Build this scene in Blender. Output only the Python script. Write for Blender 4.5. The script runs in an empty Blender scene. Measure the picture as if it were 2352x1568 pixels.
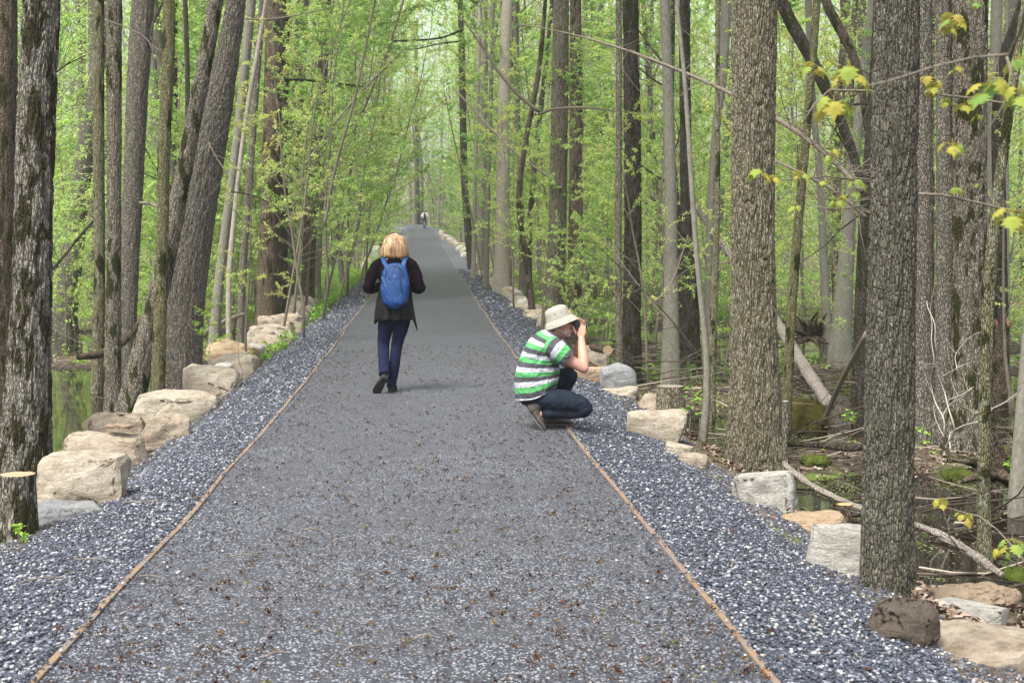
import bpy, bmesh, math, random
import numpy as np
from mathutils import Vector, Matrix

S = bpy.context.scene
C = S.collection
R = math.radians
rng = random.Random(7)

# ------------------------------------------------------------------ camera, sky, sun
CZ = 1.6                       # eye height above the near path
FPX = 3400.0                   # focal length in pixels of a 2352 px wide picture
PITCH = math.atan(224 / FPX)
cam = bpy.data.cameras.new('camera'); cam_o = bpy.data.objects.new('camera', cam); C.objects.link(cam_o)
cam.sensor_width = 36.0; cam.lens = 36.0 * FPX / 2352.0
cam.clip_start = 0.1; cam.clip_end = 2000
cam_o.location = (0, 0, CZ); cam_o.rotation_euler = (math.pi / 2 - PITCH, 0, 0)
cam.dof.use_dof = True; cam.dof.focus_distance = 14.5; cam.dof.aperture_fstop = 7.1
S.camera = cam_o

SUN_EL, SUN_AZ = R(58), R(215)
w = bpy.data.worlds.new('World'); S.world = w; w.use_nodes = True
wn = w.node_tree; bg = wn.nodes['Background']
sky = wn.nodes.new('ShaderNodeTexSky'); sky.sky_type = 'NISHITA'; sky.sun_disc = False
sky.sun_elevation = SUN_EL; sky.sun_rotation = SUN_AZ
sky.air_density = 1.2; sky.dust_density = 6.0; sky.ozone_density = 1.0
hs = wn.nodes.new('ShaderNodeHueSaturation'); hs.inputs['Saturation'].default_value = 0.45
wn.links.new(sky.outputs[0], hs.inputs['Color']); wn.links.new(hs.outputs[0], bg.inputs[0]); bg.inputs[1].default_value = 0.15
sun = bpy.data.lights.new('sun', 'SUN'); sun.energy = 1.5; sun.angle = R(12); sun.color = (1.0, 0.96, 0.9)
sun_o = bpy.data.objects.new('sun', sun); C.objects.link(sun_o)
sd = Vector((math.sin(SUN_AZ) * math.cos(SUN_EL), math.cos(SUN_AZ) * math.cos(SUN_EL), math.sin(SUN_EL)))
sun_o.rotation_euler = sd.to_track_quat('Z', 'Y').to_euler(); sun_o.location = (0, 0, 30)
S.view_settings.view_transform = 'Standard'; S.view_settings.look = 'None'
S.view_settings.exposure = 1.5; S.view_settings.gamma = 1.0
S.render.engine = 'CYCLES'
S.cycles.max_bounces = 6; S.cycles.diffuse_bounces = 3; S.cycles.glossy_bounces = 2
S.cycles.transmission_bounces = 3; S.cycles.volume_bounces = 0; S.cycles.use_denoising = True
S.cycles.use_light_tree = False; S.cycles.caustics_reflective = False; S.cycles.caustics_refractive = False

# ------------------------------------------------------------------ pixels of the photograph (2352 wide) <-> points
def ray(px, py):
    a = (px - 1176) / FPX; b = (py - 784) / FPX
    c, s = math.cos(PITCH), math.sin(PITCH)
    return Vector((a, c - b * s, -s - b * c))
def at(px, py, Y):
    r = ray(px, py); t = Y / r.y
    return Vector((r.x * t, Y, CZ + r.z * t))

# ------------------------------------------------------------------ noise
def _h(ix, iy, iz, seed):
    n = (ix.astype(np.int64) * 374761393 + iy.astype(np.int64) * 668265263 + iz.astype(np.int64) * 2147483647 + seed * 974711) & 0xFFFFFFFF
    n = ((n ^ (n >> 13)) * 1274126177) & 0xFFFFFFFF
    n = ((n ^ (n >> 16)) * 2246822519) & 0xFFFFFFFF
    return ((n ^ (n >> 15)) & 0xFFFFFF) / float(0xFFFFFF)
def vn(x, y, z=0.0, seed=0):
    x = np.asarray(x, float); y = np.asarray(y, float); z = np.asarray(z, float) + 0 * x; y = y + 0 * x
    fx, fy, fz = np.floor(x), np.floor(y), np.floor(z)
    tx, ty, tz = x - fx, y - fy, z - fz
    tx = tx * tx * (3 - 2 * tx); ty = ty * ty * (3 - 2 * ty); tz = tz * tz * (3 - 2 * tz)
    r = 0
    for i in (0, 1):
        for j in (0, 1):
            for k in (0, 1):
                wgt = (tx if i else 1 - tx) * (ty if j else 1 - ty) * (tz if k else 1 - tz)
                r = r + wgt * _h(fx + i, fy + j, fz + k, seed)
    return r
def fbm(x, y, z=0.0, seed=0, o=3):
    r = 0; a = 0.5; tot = 0
    for i in range(o):
        r = r + a * vn(np.asarray(x) * 2 ** i, np.asarray(y) * 2 ** i, np.asarray(z) * 2 ** i, seed + i * 17); tot += a; a *= 0.5
    return r / tot

# ------------------------------------------------------------------ the lie of the land
PY_ = [0, 5.3, 8.4, 12.5, 20, 34, 45, 67, 100, 132, 150, 165, 185, 230, 400]
PZ_ = [0.04, 0.04, 0.0, -0.02, 0.02, 0.18, 0.36, 0.71, 1.3, 2.03, 3.19, 3.75, 3.9, 4.0, 4.5]
_yy = np.linspace(0, 400, 1601); _zz = np.interp(_yy, PY_, PZ_)
_k = np.ones(25) / 25; _zs = np.convolve(np.pad(_zz, 12, mode='edge'), _k, 'valid')
_bl = np.clip((_yy - 10) / 10, 0, 1); _zz = _zz * (1 - _bl) + _zs * _bl
def pz(Y): return np.interp(Y, _yy, _zz)
def xc(Y):
    Y = np.asarray(Y, float); e = np.clip(Y - 130, 0, None)
    return -0.08 - 0.0585 * Y - 0.0013 * e * e
WZ = -0.70                    # water level
PW = 1.325                    # half width of the path
def edge_u(u, Y):             # outer edge of the gravel
    return np.where(u < 0, 2.26 + 0.42 / (1 + np.exp((Y - 10.6) / 0.3)), 2.42 + 0.10 / (1 + np.exp((Y - 8.0) / 0.4)))
def floor_z(x, Y):
    x = np.asarray(x, float); Y = np.asarray(Y, float)
    u = x - xc(Y)
    n1 = fbm(x * 0.35 + 5, Y * 0.22 + 3, 0, 11) - 0.5
    n2 = fbm(x * 1.7, Y * 1.3, 0, 23) - 0.5
    wet = np.where(u < 0, -0.17 + 0.014 * np.clip(Y - 34, 0, 60), -0.015 + 0.004 * np.clip(Y - 25, 0, 60))
    # two pools by the near right bank, a mud bank between them
    pool = np.exp(-(np.abs(Y - 11.6) / 2.3) ** 4) * np.clip((u - 3.0) / 0.8, 0, 1) * 0.30
    pool2 = np.exp(-((Y - 21) / 3.0) ** 2) * np.clip((u - 4.5) / 1.5, 0, 1) * 0.10
    isl = np.exp(-((Y - 16.0) / 1.5) ** 2) * np.clip((u - 3.0) / 1.0, 0, 1) * 0.12
    near = WZ + wet + np.where(u < 0, 0.22, 0.34) * n1 + 0.10 * n2 - pool - pool2 + isl
    left_isl = np.where(u < 0, 0.30 * np.exp(-((Y - 28.5) / 2.6) ** 2) + 0.25 * np.exp(-((Y - 41) / 3.5) ** 2), 0)
    near = near + left_isl
    far = pz(Y) - 0.75 + 0.6 * n1 + 0.15 * n2
    t = np.clip((Y - 38) / 30, 0, 1); t = t * t * (3 - 2 * t)
    z = near * (1 - t) + np.maximum(near, far) * t
    hill = np.clip(np.abs(u) - 34, 0, None) * 0.12 * np.clip((Y - 30) / 60, 0, 1)
    z = z + hill + np.clip(Y - 168, 0, 200) * 0.06
    return z
def ground_z(x, Y):
    x = np.asarray(x, float); Y = np.asarray(Y, float)
    us_ = x - xc(Y); u = np.abs(us_); p = pz(Y); ue = edge_u(us_, Y)
    top = p - 0.0 * u
    sh = p - 0.26 * np.clip((u - PW) / (ue - PW), 0, 1) ** 1.3
    t = np.clip((u - ue) / 1.0, 0, 1); t = t * t * (3 - 2 * t)
    f = floor_z(x, Y)
    return np.where(u < PW, top, sh * (1 - t) + f * t)
_T = 3.0 * 1.001 ** np.arange(4600)
def hit_shelf(px, py):        # where the rocks stand: level with the outer edge of the gravel
    r = ray(px, py); x, y, z = r.x * _T, r.y * _T, CZ + r.z * _T
    k = z <= np.maximum(ground_z(x, y), pz(y) - 0.30); i = int(np.argmax(k)) if k.any() else int(np.searchsorted(y, 260)) - 1
    return Vector((x[i], y[i], z[i]))
def hit(px, py):
    r = ray(px, py); x, y, z = r.x * _T, r.y * _T, CZ + r.z * _T
    k = z <= ground_z(x, y); i = int(np.argmax(k)) if k.any() else int(np.searchsorted(y, 260)) - 1
    return Vector((x[i], y[i], z[i]))

# ------------------------------------------------------------------ mesh helpers
def link(name, me, mat=None, parent=None, loc=None):
    o = bpy.data.objects.new(name, me); C.objects.link(o)
    if mat is not None:
        for m in (mat if isinstance(mat, (list, tuple)) else [mat]): me.materials.append(m)
    if parent is not None: o.parent = parent
    if loc is not None: o.location = loc
    return o
def npmesh(name, V, F, attrs=None, smooth=False, mi=None):
    V = np.asarray(V, np.float32); me = bpy.data.meshes.new(name)
    if isinstance(F, np.ndarray):
        n, k = F.shape
        me.vertices.add(len(V)); me.vertices.foreach_set('co', V.ravel())
        me.loops.add(n * k); me.loops.foreach_set('vertex_index', F.astype(np.int32).ravel())
        me.polygons.add(n); me.polygons.foreach_set('loop_start', np.arange(0, n * k, k, dtype=np.int32))
        me.update(calc_edges=True)
    else:
        me.from_pydata([tuple(v) for v in V], [], F); n = len(F)
    if smooth: me.polygons.foreach_set('use_smooth', np.ones(n, bool))
    if mi is not None: me.polygons.foreach_set('material_index', np.asarray(mi, np.int32))
    for k_, a in (attrs or {}).items():
        at_ = me.attributes.new(k_, 'FLOAT', 'POINT'); at_.data.foreach_set('value', np.asarray(a, np.float32))
    me.validate()
    return me
def tag(o, label=None, cat=None, group=None, kind=None):
    if label: o['label'] = label
    if cat: o['category'] = cat
    if group: o['group'] = group
    if kind: o['kind'] = kind
    return o
def empty(name, loc, rz=0):
    o = bpy.data.objects.new(name, None); C.objects.link(o); o.location = loc; o.rotation_euler = (0, 0, rz)
    o.empty_display_size = 0.2
    return o
class MB:
    def __init__(s): s.V = []; s.F = []; s.n = 0; s.A = []
    def add(s, V, F, a=0.0):
        V = np.asarray(V, float); s.V.append(V); s.F.extend([tuple(int(i) + s.n for i in f) for f in F]); s.n += len(V)
        s.A.append(np.zeros(len(V)) + a)
    def tube(s, P, Rr, n=5, cap=True, a=0.0):
        P = np.asarray(P, float); m = len(P)
        T = np.gradient(P, axis=0); T /= np.linalg.norm(T, axis=1)[:, None] + 1e-9
        ref = np.array([0.31, 0.95, 0.05]) if abs(T[0][2]) > 0.8 else np.array([0.05, 0.1, 1.0])
        V = []
        for i in range(m):
            u = ref - T[i] * ref.dot(T[i]); u /= np.linalg.norm(u) + 1e-9; v = np.cross(T[i], u); ref = u
            for j in range(n):
                th = 2 * math.pi * j / n
                V.append(P[i] + Rr[i] * (math.cos(th) * u + math.sin(th) * v))
        F = [(i * n + j, i * n + (j + 1) % n, (i + 1) * n + (j + 1) % n, (i + 1) * n + j) for i in range(m - 1) for j in range(n)]
        if cap:
            F.append(tuple(range(n - 1, -1, -1))); F.append(tuple(range((m - 1) * n, m * n)))
        s.add(V, F, a)
    def box(s, lo, hi):
        x0, y0, z0 = lo; x1, y1, z1 = hi
        s.add([(x0, y0, z0), (x1, y0, z0), (x1, y1, z0), (x0, y1, z0), (x0, y0, z1), (x1, y0, z1), (x1, y1, z1), (x0, y1, z1)],
              [(0, 3, 2, 1), (4, 5, 6, 7), (0, 1, 5, 4), (1, 2, 6, 5), (2, 3, 7, 6), (3, 0, 4, 7)])
    def mesh(s, name, smooth=True, attr=None):
        V = np.concatenate(s.V)
        return npmesh(name, V, s.F, {attr: np.concatenate(s.A)} if attr else None, smooth)

# ------------------------------------------------------------------ materials
class NT:
    def __init__(s, name, rough=0.9, spec=0.3):
        s.m = bpy.data.materials.new(name); s.m.use_nodes = True; s.t = s.m.node_tree
        s.b = s.t.nodes['Principled BSDF']; s.b.inputs['Roughness'].default_value = rough
        s.b.inputs['Specular IOR Level'].default_value = spec
        s.co = s.t.nodes.new('ShaderNodeTexCoord')
    def n(s, t): return s.t.nodes.new(t)
    def l(s, a, b): s.t.links.new(a, b)
    def map(s, scale=(1, 1, 1), src='Object', rot=(0, 0, 0)):
        m = s.n('ShaderNodeMapping'); m.inputs['Scale'].default_value = scale; m.inputs['Rotation'].default_value = rot
        s.l(s.co.outputs[src], m.inputs[0]); return m.outputs[0]
    def noise(s, vec, scale, detail=4, rough=0.55, dist=0.0):
        x = s.n('ShaderNodeTexNoise'); x.inputs['Scale'].default_value = scale; x.inputs['Detail'].default_value = detail
        x.inputs['Roughness'].default_value = rough; x.inputs['Distortion'].default_value = dist
        s.l(vec, x.inputs['Vector']); return x.outputs['Fac']
    def vor(s, vec, scale, feat='F1', rand=1.0):
        x = s.n('ShaderNodeTexVoronoi'); x.feature = feat; x.inputs['Scale'].default_value = scale
        x.inputs['Randomness'].default_value = rand; s.l(vec, x.inputs['Vector']); return x
    def ramp(s, fac, stops, interp='LINEAR'):
        x = s.n('ShaderNodeValToRGB'); x.color_ramp.interpolation = interp; e = x.color_ramp.elements
        while len(e) < len(stops): e.new(0.5)
        for el, (p, c) in zip(e, stops):
            el.position = p; el.color = (c[0], c[1], c[2], 1) if not isinstance(c, (int, float)) else (c, c, c, 1)
        s.l(fac, x.inputs[0]); return x.outputs[0]
    def mix(s, fac, a, b, mode='MIX'):
        x = s.n('ShaderNodeMix'); x.data_type = 'RGBA'; x.blend_type = mode
        for k, v in ((0, fac), (6, a), (7, b)):
            if isinstance(v, (int, float)): x.inputs[k].default_value = v
            elif isinstance(v, tuple): x.inputs[k].default_value = (*v, 1)
            else: s.l(v, x.inputs[k])
        return x.outputs[2]
    def math(s, op, a, b=0.0, c=None):
        x = s.n('ShaderNodeMath'); x.operation = op
        for k, v in ((0, a), (1, b)) + (((2, c),) if c is not None else ()):
            if isinstance(v, (int, float)): x.inputs[k].default_value = v
            else: s.l(v, x.inputs[k])
        return x.outputs[0]
    def sep(s, vec):
        x = s.n('ShaderNodeSeparateXYZ'); s.l(vec, x.inputs[0]); return x.outputs
    def attr(s, name):
        x = s.n('ShaderNodeAttribute'); x.attribute_name = name; return x.outputs['Fac']
    def rnd(s): return s.n('ShaderNodeObjectInfo').outputs['Random']
    def bump(s, h, strength=0.5, dist=0.01):
        x = s.n('ShaderNodeBump'); x.inputs['Strength'].default_value = strength; x.inputs['Distance'].default_value = dist
        s.l(h, x.inputs['Height']); s.l(x.outputs[0], s.b.inputs['Normal'])
    def color(s, c):
        if isinstance(c, tuple): s.b.inputs['Base Color'].default_value = (*c, 1)
        else: s.l(c, s.b.inputs['Base Color'])
        return s.m
def plain(name, col, rough=0.7, var=0.25, scale=20, bump=0.2, bd=0.004, spec=0.3):
    t = NT(name, rough, spec); f = t.noise(t.map(), scale, 4)
    c = t.mix(f, tuple(x * (1 - var) for x in col), tuple(min(1, x * (1 + var)) for x in col))
    if bump: t.bump(f, bump, bd)
    return t.color(c)

def bark(name, dark, light, k=1.0, moss=0.0, crk=0.8, *, lichen=0.0, smooth=False, green=0.0, mosscol=(0.028, 0.03, 0.008)):
    t = NT(name, 0.95, 0.15)
    v = t.map((1, 1, 0.20 if not smooth else 0.6))
    a = t.noise(v, 34 * k, 5, 0.65, 0.6); b = t.noise(t.map((1, 1, 0.35)), 6, 3); g = t.noise(t.map(), 85, 3, 0.7)
    cr = t.vor(t.map((1, 1, 0.30)), 48 * k, 'DISTANCE_TO_EDGE').outputs[0]
    f = t.ramp(a, [(0.36, 0.0), (0.62, 1.0)])
    c = t.mix(f, dark, light)
    if not smooth:
        c = t.mix(t.math('MULTIPLY', t.ramp(cr, [(0.03, 1.0), (0.20, 0.0)]), crk), c, tuple(x * 0.35 for x in dark))
    c = t.mix(t.math('MULTIPLY', t.ramp(b, [(0.35, 0.0), (0.7, 1.0)]), 0.45), c, tuple((x * 0.6 + y * 0.35) for x, y in zip(dark, light)))
    if lichen:
        lf = t.ramp(t.noise(t.map((1, 1, 0.5)), 28, 4, 0.7), [(0.5, 0.0), (0.62, 1.0)])
        c = t.mix(t.math('MULTIPLY', lf, lichen), c, (0.34, 0.36, 0.29))
    if green:
        gf = t.ramp(t.noise(t.map((1, 1, 0.4)), 9, 4, 0.6), [(0.35, 0.0), (0.65, 1.0)])
        c = t.mix(t.math('MULTIPLY', gf, green), c, (0.12, 0.125, 0.035))
    if moss:
        mf = t.ramp(t.noise(t.map((1.0, 1.0, 0.35)), 7.5, 4, 0.62), [(0.56 - 0.12 * moss, 0.0), (0.60 - 0.1 * moss, 1.0)])
        c = t.mix(mf, c, t.mix(g, tuple(x * 0.5 for x in mosscol), tuple(x * 1.7 for x in mosscol)))
    h = t.math('ADD', t.math('MULTIPLY', a, 0.7), t.math('ADD', t.math('MULTIPLY', g, 0.25), 0.0 if smooth else t.math('MULTIPLY', t.ramp(cr, [(0.0, 0.0), (0.2, 1.0)]), 0.6)))
    t.bump(h, 0.35 if smooth else 1.0, 0.004 if smooth else 0.022)
    return t.color(c)
B = {
 'furrow': bark('bark_furrowed', (0.075, 0.062, 0.042), (0.31, 0.27, 0.20), 1.05, 0, 0.7, lichen=0.35, green=0.25),
 'plate': bark('bark_plated', (0.060, 0.054, 0.043), (0.15, 0.14, 0.115), 1.5, 0, 0.30, lichen=0.22, green=0.12),
 'mossy': bark('bark_mossy_shaggy', (0.10, 0.085, 0.070), (0.30, 0.28, 0.235), 1.0, 0.62, 0.8, lichen=0.45, mosscol=(0.030, 0.027, 0.012)),
 'grey': bark('bark_grey', (0.10, 0.088, 0.070), (0.27, 0.245, 0.20), 1.2, 0, 0.8, lichen=0.15),
 'greymoss': bark('bark_grey_mossy', (0.10, 0.085, 0.062), (0.28, 0.25, 0.195), 1.2, 0.35, 0.8, lichen=0.3),
 'brown': bark('bark_brown', (0.075, 0.055, 0.038), (0.215, 0.17, 0.12), 1.2, 0.25, 0.8, lichen=0.1),
 'dark': bark('bark_dark', (0.035, 0.030, 0.024), (0.12, 0.105, 0.088), 1.1, 0.3, 0.8, lichen=0.05),
 'lichen': bark('bark_lichened', (0.10, 0.088, 0.05), (0.33, 0.30, 0.20), 1.5, 0.1, 0.8, lichen=0.7, green=0.5),
 'olive': bark('bark_olive', (0.09, 0.082, 0.040), (0.28, 0.26, 0.14), 1.6, 0.15, 0.8, lichen=0.35, green=0.45),
 'smooth': bark('bark_smooth_grey', (0.115, 0.108, 0.088), (0.205, 0.195, 0.165), 0.9, 0, 0.8, lichen=0.15, smooth=True, green=0.15),
 'pale': bark('bark_pale', (0.19, 0.165, 0.13), (0.36, 0.33, 0.275), 1.0, 0, 0.8, lichen=0.2, smooth=True),
 'twig': bark('bark_twig', (0.10, 0.085, 0.066), (0.21, 0.18, 0.14), 1.5, 0, 0.8, lichen=0, smooth=True),
 'deadwood': bark('bark_deadwood', (0.24, 0.20, 0.16), (0.60, 0.55, 0.48), 1.5, 0, 0.8, lichen=0, smooth=False),
 'bleached': bark('bark_bleached', (0.22, 0.20, 0.18), (0.40, 0.37, 0.33), 1.0, 0, 0.8, lichen=0, smooth=True),
}
def leafmat(name, cols, trans=0.5):
    m = bpy.data.materials.new(name); m.use_nodes = True; t = m.node_tree; t.nodes.clear()
    a = t.nodes.new('ShaderNodeAttribute'); a.attribute_name = 'tint'
    oi = t.nodes.new('ShaderNodeObjectInfo'); ad = t.nodes.new('ShaderNodeMath'); ad.operation = 'MULTIPLY_ADD'
    t.links.new(oi.outputs['Random'], ad.inputs[0]); ad.inputs[1].default_value = 0.35
    su = t.nodes.new('ShaderNodeMath'); su.operation = 'SUBTRACT'; su.inputs[1].default_value = 0.17
    t.links.new(a.outputs['Fac'], ad.inputs[2]); t.links.new(ad.outputs[0], su.inputs[0])
    r = t.nodes.new('ShaderNodeValToRGB'); e = r.color_ramp.elements
    while len(e) < len(cols): e.new(0.5)
    for i, (el, c) in enumerate(zip(e, cols)): el.position = i / (len(cols) - 1); el.color = (*c, 1)
    t.links.new(su.outputs[0], r.inputs[0])
    d = t.nodes.new('ShaderNodeBsdfDiffuse'); tr = t.nodes.new('ShaderNodeBsdfTranslucent'); mx = t.nodes.new('ShaderNodeMixShader')
    mx.inputs[0].default_value = trans; out = t.nodes.new('ShaderNodeOutputMaterial')
    t.links.new(r.outputs[0], d.inputs[0]); t.links.new(r.outputs[0], tr.inputs[0])
    t.links.new(d.outputs[0], mx.inputs[1]); t.links.new(tr.outputs[0], mx.inputs[2]); t.links.new(mx.outputs[0], out.inputs[0])
    return m
LEAF = leafmat('spring_leaf', [(0.18, 0.36, 0.08), (0.29, 0.48, 0.12), (0.41, 0.60, 0.16), (0.54, 0.68, 0.22), (0.60, 0.61, 0.25)])
LEAF_Y = leafmat('yellow_green_leaf', [(0.33, 0.51, 0.11), (0.45, 0.61, 0.15), (0.57, 0.68, 0.19), (0.64, 0.64, 0.23), (0.58, 0.47, 0.18)])
LEAF_M = leafmat('maple_leaf', [(0.16, 0.27, 0.07), (0.27, 0.33, 0.07), (0.34, 0.33, 0.065), (0.34, 0.29, 0.07)], 0.42)
HERB = leafmat('herb_leaf', [(0.10, 0.23, 0.03), (0.17, 0.34, 0.05), (0.26, 0.44, 0.07), (0.35, 0.50, 0.08)], 0.4)
MOSSM = plain('moss', (0.050, 0.066, 0.014), 1.0, 0.7, 14, 1.0, 0.02, 0.0)

# ------------------------------------------------------------------ ground sheets
def grid(us, Ys, zf, name, mat, kind='structure', off=0.0, smooth=True):
    U, Yg = np.meshgrid(us, Ys); X = xc(Yg) + U
    Z = zf(X, Yg) + off
    V = np.stack([X, Yg, Z], -1).reshape(-1, 3); a, b = U.shape
    idx = np.arange(a * b).reshape(a, b)
    F = np.stack([idx[:-1, :-1], idx[:-1, 1:], idx[1:, 1:], idx[1:, :-1]], -1).reshape(-1, 4)
    o = link(name, npmesh(name, V, F, None, smooth), mat); tag(o, kind=kind); return o
def spaced(lo, hi, s0, g):
    r = [lo]
    while r[-1] < hi: r.append(r[-1] + s0 + g * (r[-1] - lo))
    return r
t = NT('forest_floor', 0.95, 0.2)
pos = t.map(); n1 = t.noise(pos, 0.6, 5, 0.6); n2 = t.noise(pos, 9, 5, 0.7); n3 = t.noise(pos, 1.7, 5, 0.6)
lit = t.ramp(t.vor(pos, 16).outputs['Color'], [(0.0, (0.035, 0.026, 0.018)), (0.35, (0.10, 0.075, 0.052)), (0.65, (0.20, 0.155, 0.115)), (1.0, (0.34, 0.28, 0.23))])
c = t.mix(t.ramp(n2, [(0.4, 0.0), (0.6, 1.0)]), lit, (0.055, 0.04, 0.026))
wet = t.math('SMOOTH_MIN', 1.0, 1.0)
z = t.sep(t.co.outputs['Object'])[2]
mud = t.ramp(t.math('MULTIPLY', t.math('SUBTRACT', z, WZ), 10.0), [(0.0, 1.0), (0.9, 0.0)])
c = t.mix(mud, c, (0.018, 0.014, 0.010))
c = t.mix(t.ramp(n3, [(0.55, 0.0), (0.66, 1.0)]), c, t.mix(n2, (0.03, 0.045, 0.008), (0.13, 0.19, 0.03)))
t.bump(n2, 1.0, 0.04); FLOOR = t.color(c)
us = sorted(set([-1.2, 0, 1.2] + [s * v for s in (-1, 1) for v in [1.7, 2.1] + spaced(2.3, 140, 0.14, 0.05)]))
grid(us, spaced(-6, 400, 0.18, 0.018), lambda x, y: ground_z(x, y) - 0.035 * (np.abs(x - xc(y)) < 2.2), 'ground', FLOOR)

# path of fine crushed stone
t = NT('fine_gravel', 0.62, 0.55)
pos = t.map(); vo = t.vor(pos, 135); vr = t.sep(vo.outputs['Color'])[0]; big = t.noise(pos, 0.8, 4); sp = t.noise(t.map((1, 0.5, 1)), 7, 3)
c = t.ramp(vr, [(0.0, (0.010, 0.012, 0.018)), (0.33, (0.024, 0.026, 0.035)), (0.60, (0.047, 0.051, 0.064)), (0.78, (0.092, 0.096, 0.116)), (0.885, (0.34, 0.345, 0.385))], 'CONSTANT')
c = t.mix(t.math('MULTIPLY', t.ramp(big, [(0.42, 0.0), (0.62, 1.0)]), 0.40), c, (0.046, 0.045, 0.052))
c = t.mix(t.math('MULTIPLY', t.ramp(sp, [(0.45, 0.0), (0.7, 1.0)]), 0.35), c, (0.045, 0.047, 0.056))
t.bump(t.math('ADD', vr, t.noise(pos, 60, 2)), 0.9, 0.006); FINE = t.color(c)
grid(np.linspace(-PW, PW, 15), spaced(-6, 230, 0.15, 0.012), lambda x, y: pz(y) + 0.01 * (1 - ((x - xc(y)) / PW) ** 2) + 0.006 * (fbm(x * 2, y * 2, 0, 5) - 0.5), 'path', FINE, off=-0.004)
# shoulder base of coarse gravel
t = NT('coarse_gravel', 0.85, 0.3)
pos = t.map(); vo = t.vor(pos, 48); vr = t.sep(vo.outputs['Color'])[0]
c = t.ramp(vr, [(0.0, (0.022, 0.026, 0.036)), (0.4, (0.05, 0.058, 0.078)), (0.66, (0.10, 0.11, 0.14)), (0.80, (0.22, 0.23, 0.25)), (0.91, (0.40, 0.40, 0.40))], 'CONSTANT')
t.bump(vo.outputs['Distance'], -1.0, 0.02); COARSE = t.color(c)
for sgn in (-1, 1):
    grid([sgn * v for v in ([1.335, 1.6, 1.9, 2.2, 2.45] if sgn > 0 else [1.335, 1.6, 1.9, 2.1, 2.3])][::sgn], spaced(-6, 230, 0.2, 0.012),
         lambda x, y: ground_z(x, y), 'gravel_shoulder', COARSE, off=-0.004)

# water
t = NT('swamp_water', 0.04, 0.5); t.b.inputs['IOR'].default_value = 1.33
pos = t.map(); sc = t.vor(pos, 28); pt = t.noise(pos, 0.9, 4, 0.6)
spk = t.math('MULTIPLY', t.math('LESS_THAN', sc.outputs['Distance'], 0.27), t.ramp(pt, [(0.50, 0.0), (0.56, 1.0)]))
dust = t.math('MULTIPLY', t.math('LESS_THAN', t.vor(pos, 14).outputs['Distance'], 0.16), t.ramp(t.noise(pos, 1.3, 4), [(0.45, 0.0), (0.5, 1.0)]))
c = t.mix(spk, (0.012, 0.010, 0.007), (0.17, 0.22, 0.07)); c = t.mix(dust, c, (0.22, 0.17, 0.11))
ro = t.math('MULTIPLY_ADD', t.math('MAXIMUM', spk, dust), 0.8, 0.035); t.l(ro, t.b.inputs['Roughness'])
t.bump(t.noise(t.map((1, 1, 1)), 3.0, 2), 0.04, 0.02); WATER = t.color(c)
wv = [(-90, 2, WZ), (60, 2, WZ), (60, 75, WZ), (-90, 75, WZ)]
tag(link('water', npmesh('water', wv, [(0, 1, 2, 3)]), WATER), kind='structure')

# individual stones of the shoulders, one loose heap
def stones(name, mat):
    r = np.random.RandomState(3); V0 = []; tint = []
    P = []; SZ = []
    for (ya, yb, den, s) in ((4.4, 9.5, 2000, 0.0098), (9.5, 16, 1500, 0.0112), (16, 30, 640, 0.0155), (30, 60, 150, 0.025)):
        n = int(den * (yb - ya) * 2.7)
        Yv = r.uniform(ya, yb, n); sg = r.choice([-1, 1], n); uu = sg * (1.35 + 1.40 * r.rand(n) ** 0.9)
        e = 0.10 * (fbm(Yv * 1.4, uu * 0 + sg, 0, 9) - 0.5) * 2
        keep = np.abs(uu) < edge_u(uu, Yv) + 0.16 + e
        uu = uu[keep]; Yv = Yv[keep]; X = xc(Yv) + uu
        Z = ground_z(X, Yv) + r.uniform(-0.2, 0.55, len(X)) * s
        P.append(np.stack([X, Yv, Z], -1)); SZ.append(s * r.uniform(0.55, 1.35, len(X)))
    n = 5200; Yv = 4.5 + 20 * r.rand(n) ** 1.7; sg = r.choice([-1, 1], n); uu = sg * (1.37 - 0.42 * r.rand(n) ** 3.0)      # strays kicked over the edging
    X = xc(Yv) + uu; P.append(np.stack([X, Yv, ground_z(X, Yv) + 0.008 + 0.01 * (np.abs(uu) > 1.31)], -1)); SZ.append(0.0085 * r.uniform(0.5, 1.3, n))
    P = np.concatenate(P); SZ = np.concatenate(SZ); n = len(P)
    base = np.array([(1, 0, 0), (0, 1, 0), (-1, 0, 0), (0, -1, 0), (0, 0, 1), (0, 0, -1), (0.7, 0.7, 0.55), (-0.6, 0.65, 0.6)])
    tri = np.array([(0, 6, 4), (6, 1, 4), (0, 1, 6), (1, 7, 4), (7, 2, 4), (1, 2, 7), (2, 3, 4), (3, 0, 4), (1, 0, 5), (2, 1, 5), (3, 2, 5), (0, 3, 5)])
    J = base[None] * (1 + 0.5 * (r.rand(n, 8, 3) - 0.5)) * np.stack([r.uniform(0.8, 1.4, n), r.uniform(0.7, 1.1, n), r.uniform(0.35, 0.8, n)], -1)[:, None]
    a = r.uniform(0, 2 * math.pi, n); b = r.normal(0, 0.45, n); ca, sa, cb, sb = np.cos(a), np.sin(a), np.cos(b), np.sin(b)
    x, y, z = J[..., 0], J[..., 1], J[..., 2]
    y2 = y * cb[:, None] - z * sb[:, None]; z2 = y * sb[:, None] + z * cb[:, None]
    x3 = x * ca[:, None] - y2 * sa[:, None]; y3 = x * sa[:, None] + y2 * ca[:, None]
    V = np.stack([x3, y3, z2], -1) * SZ[:, None, None] + P[:, None]
    F = (tri[None] + 8 * np.arange(n)[:, None, None]).reshape(-1, 3)
    tint = np.repeat(r.rand(n), 8)
    return link(name, npmesh(name, V.reshape(-1, 3), F, {'tint': tint}), mat)
t = NT('gravel_stone', 0.6, 0.45)
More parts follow.
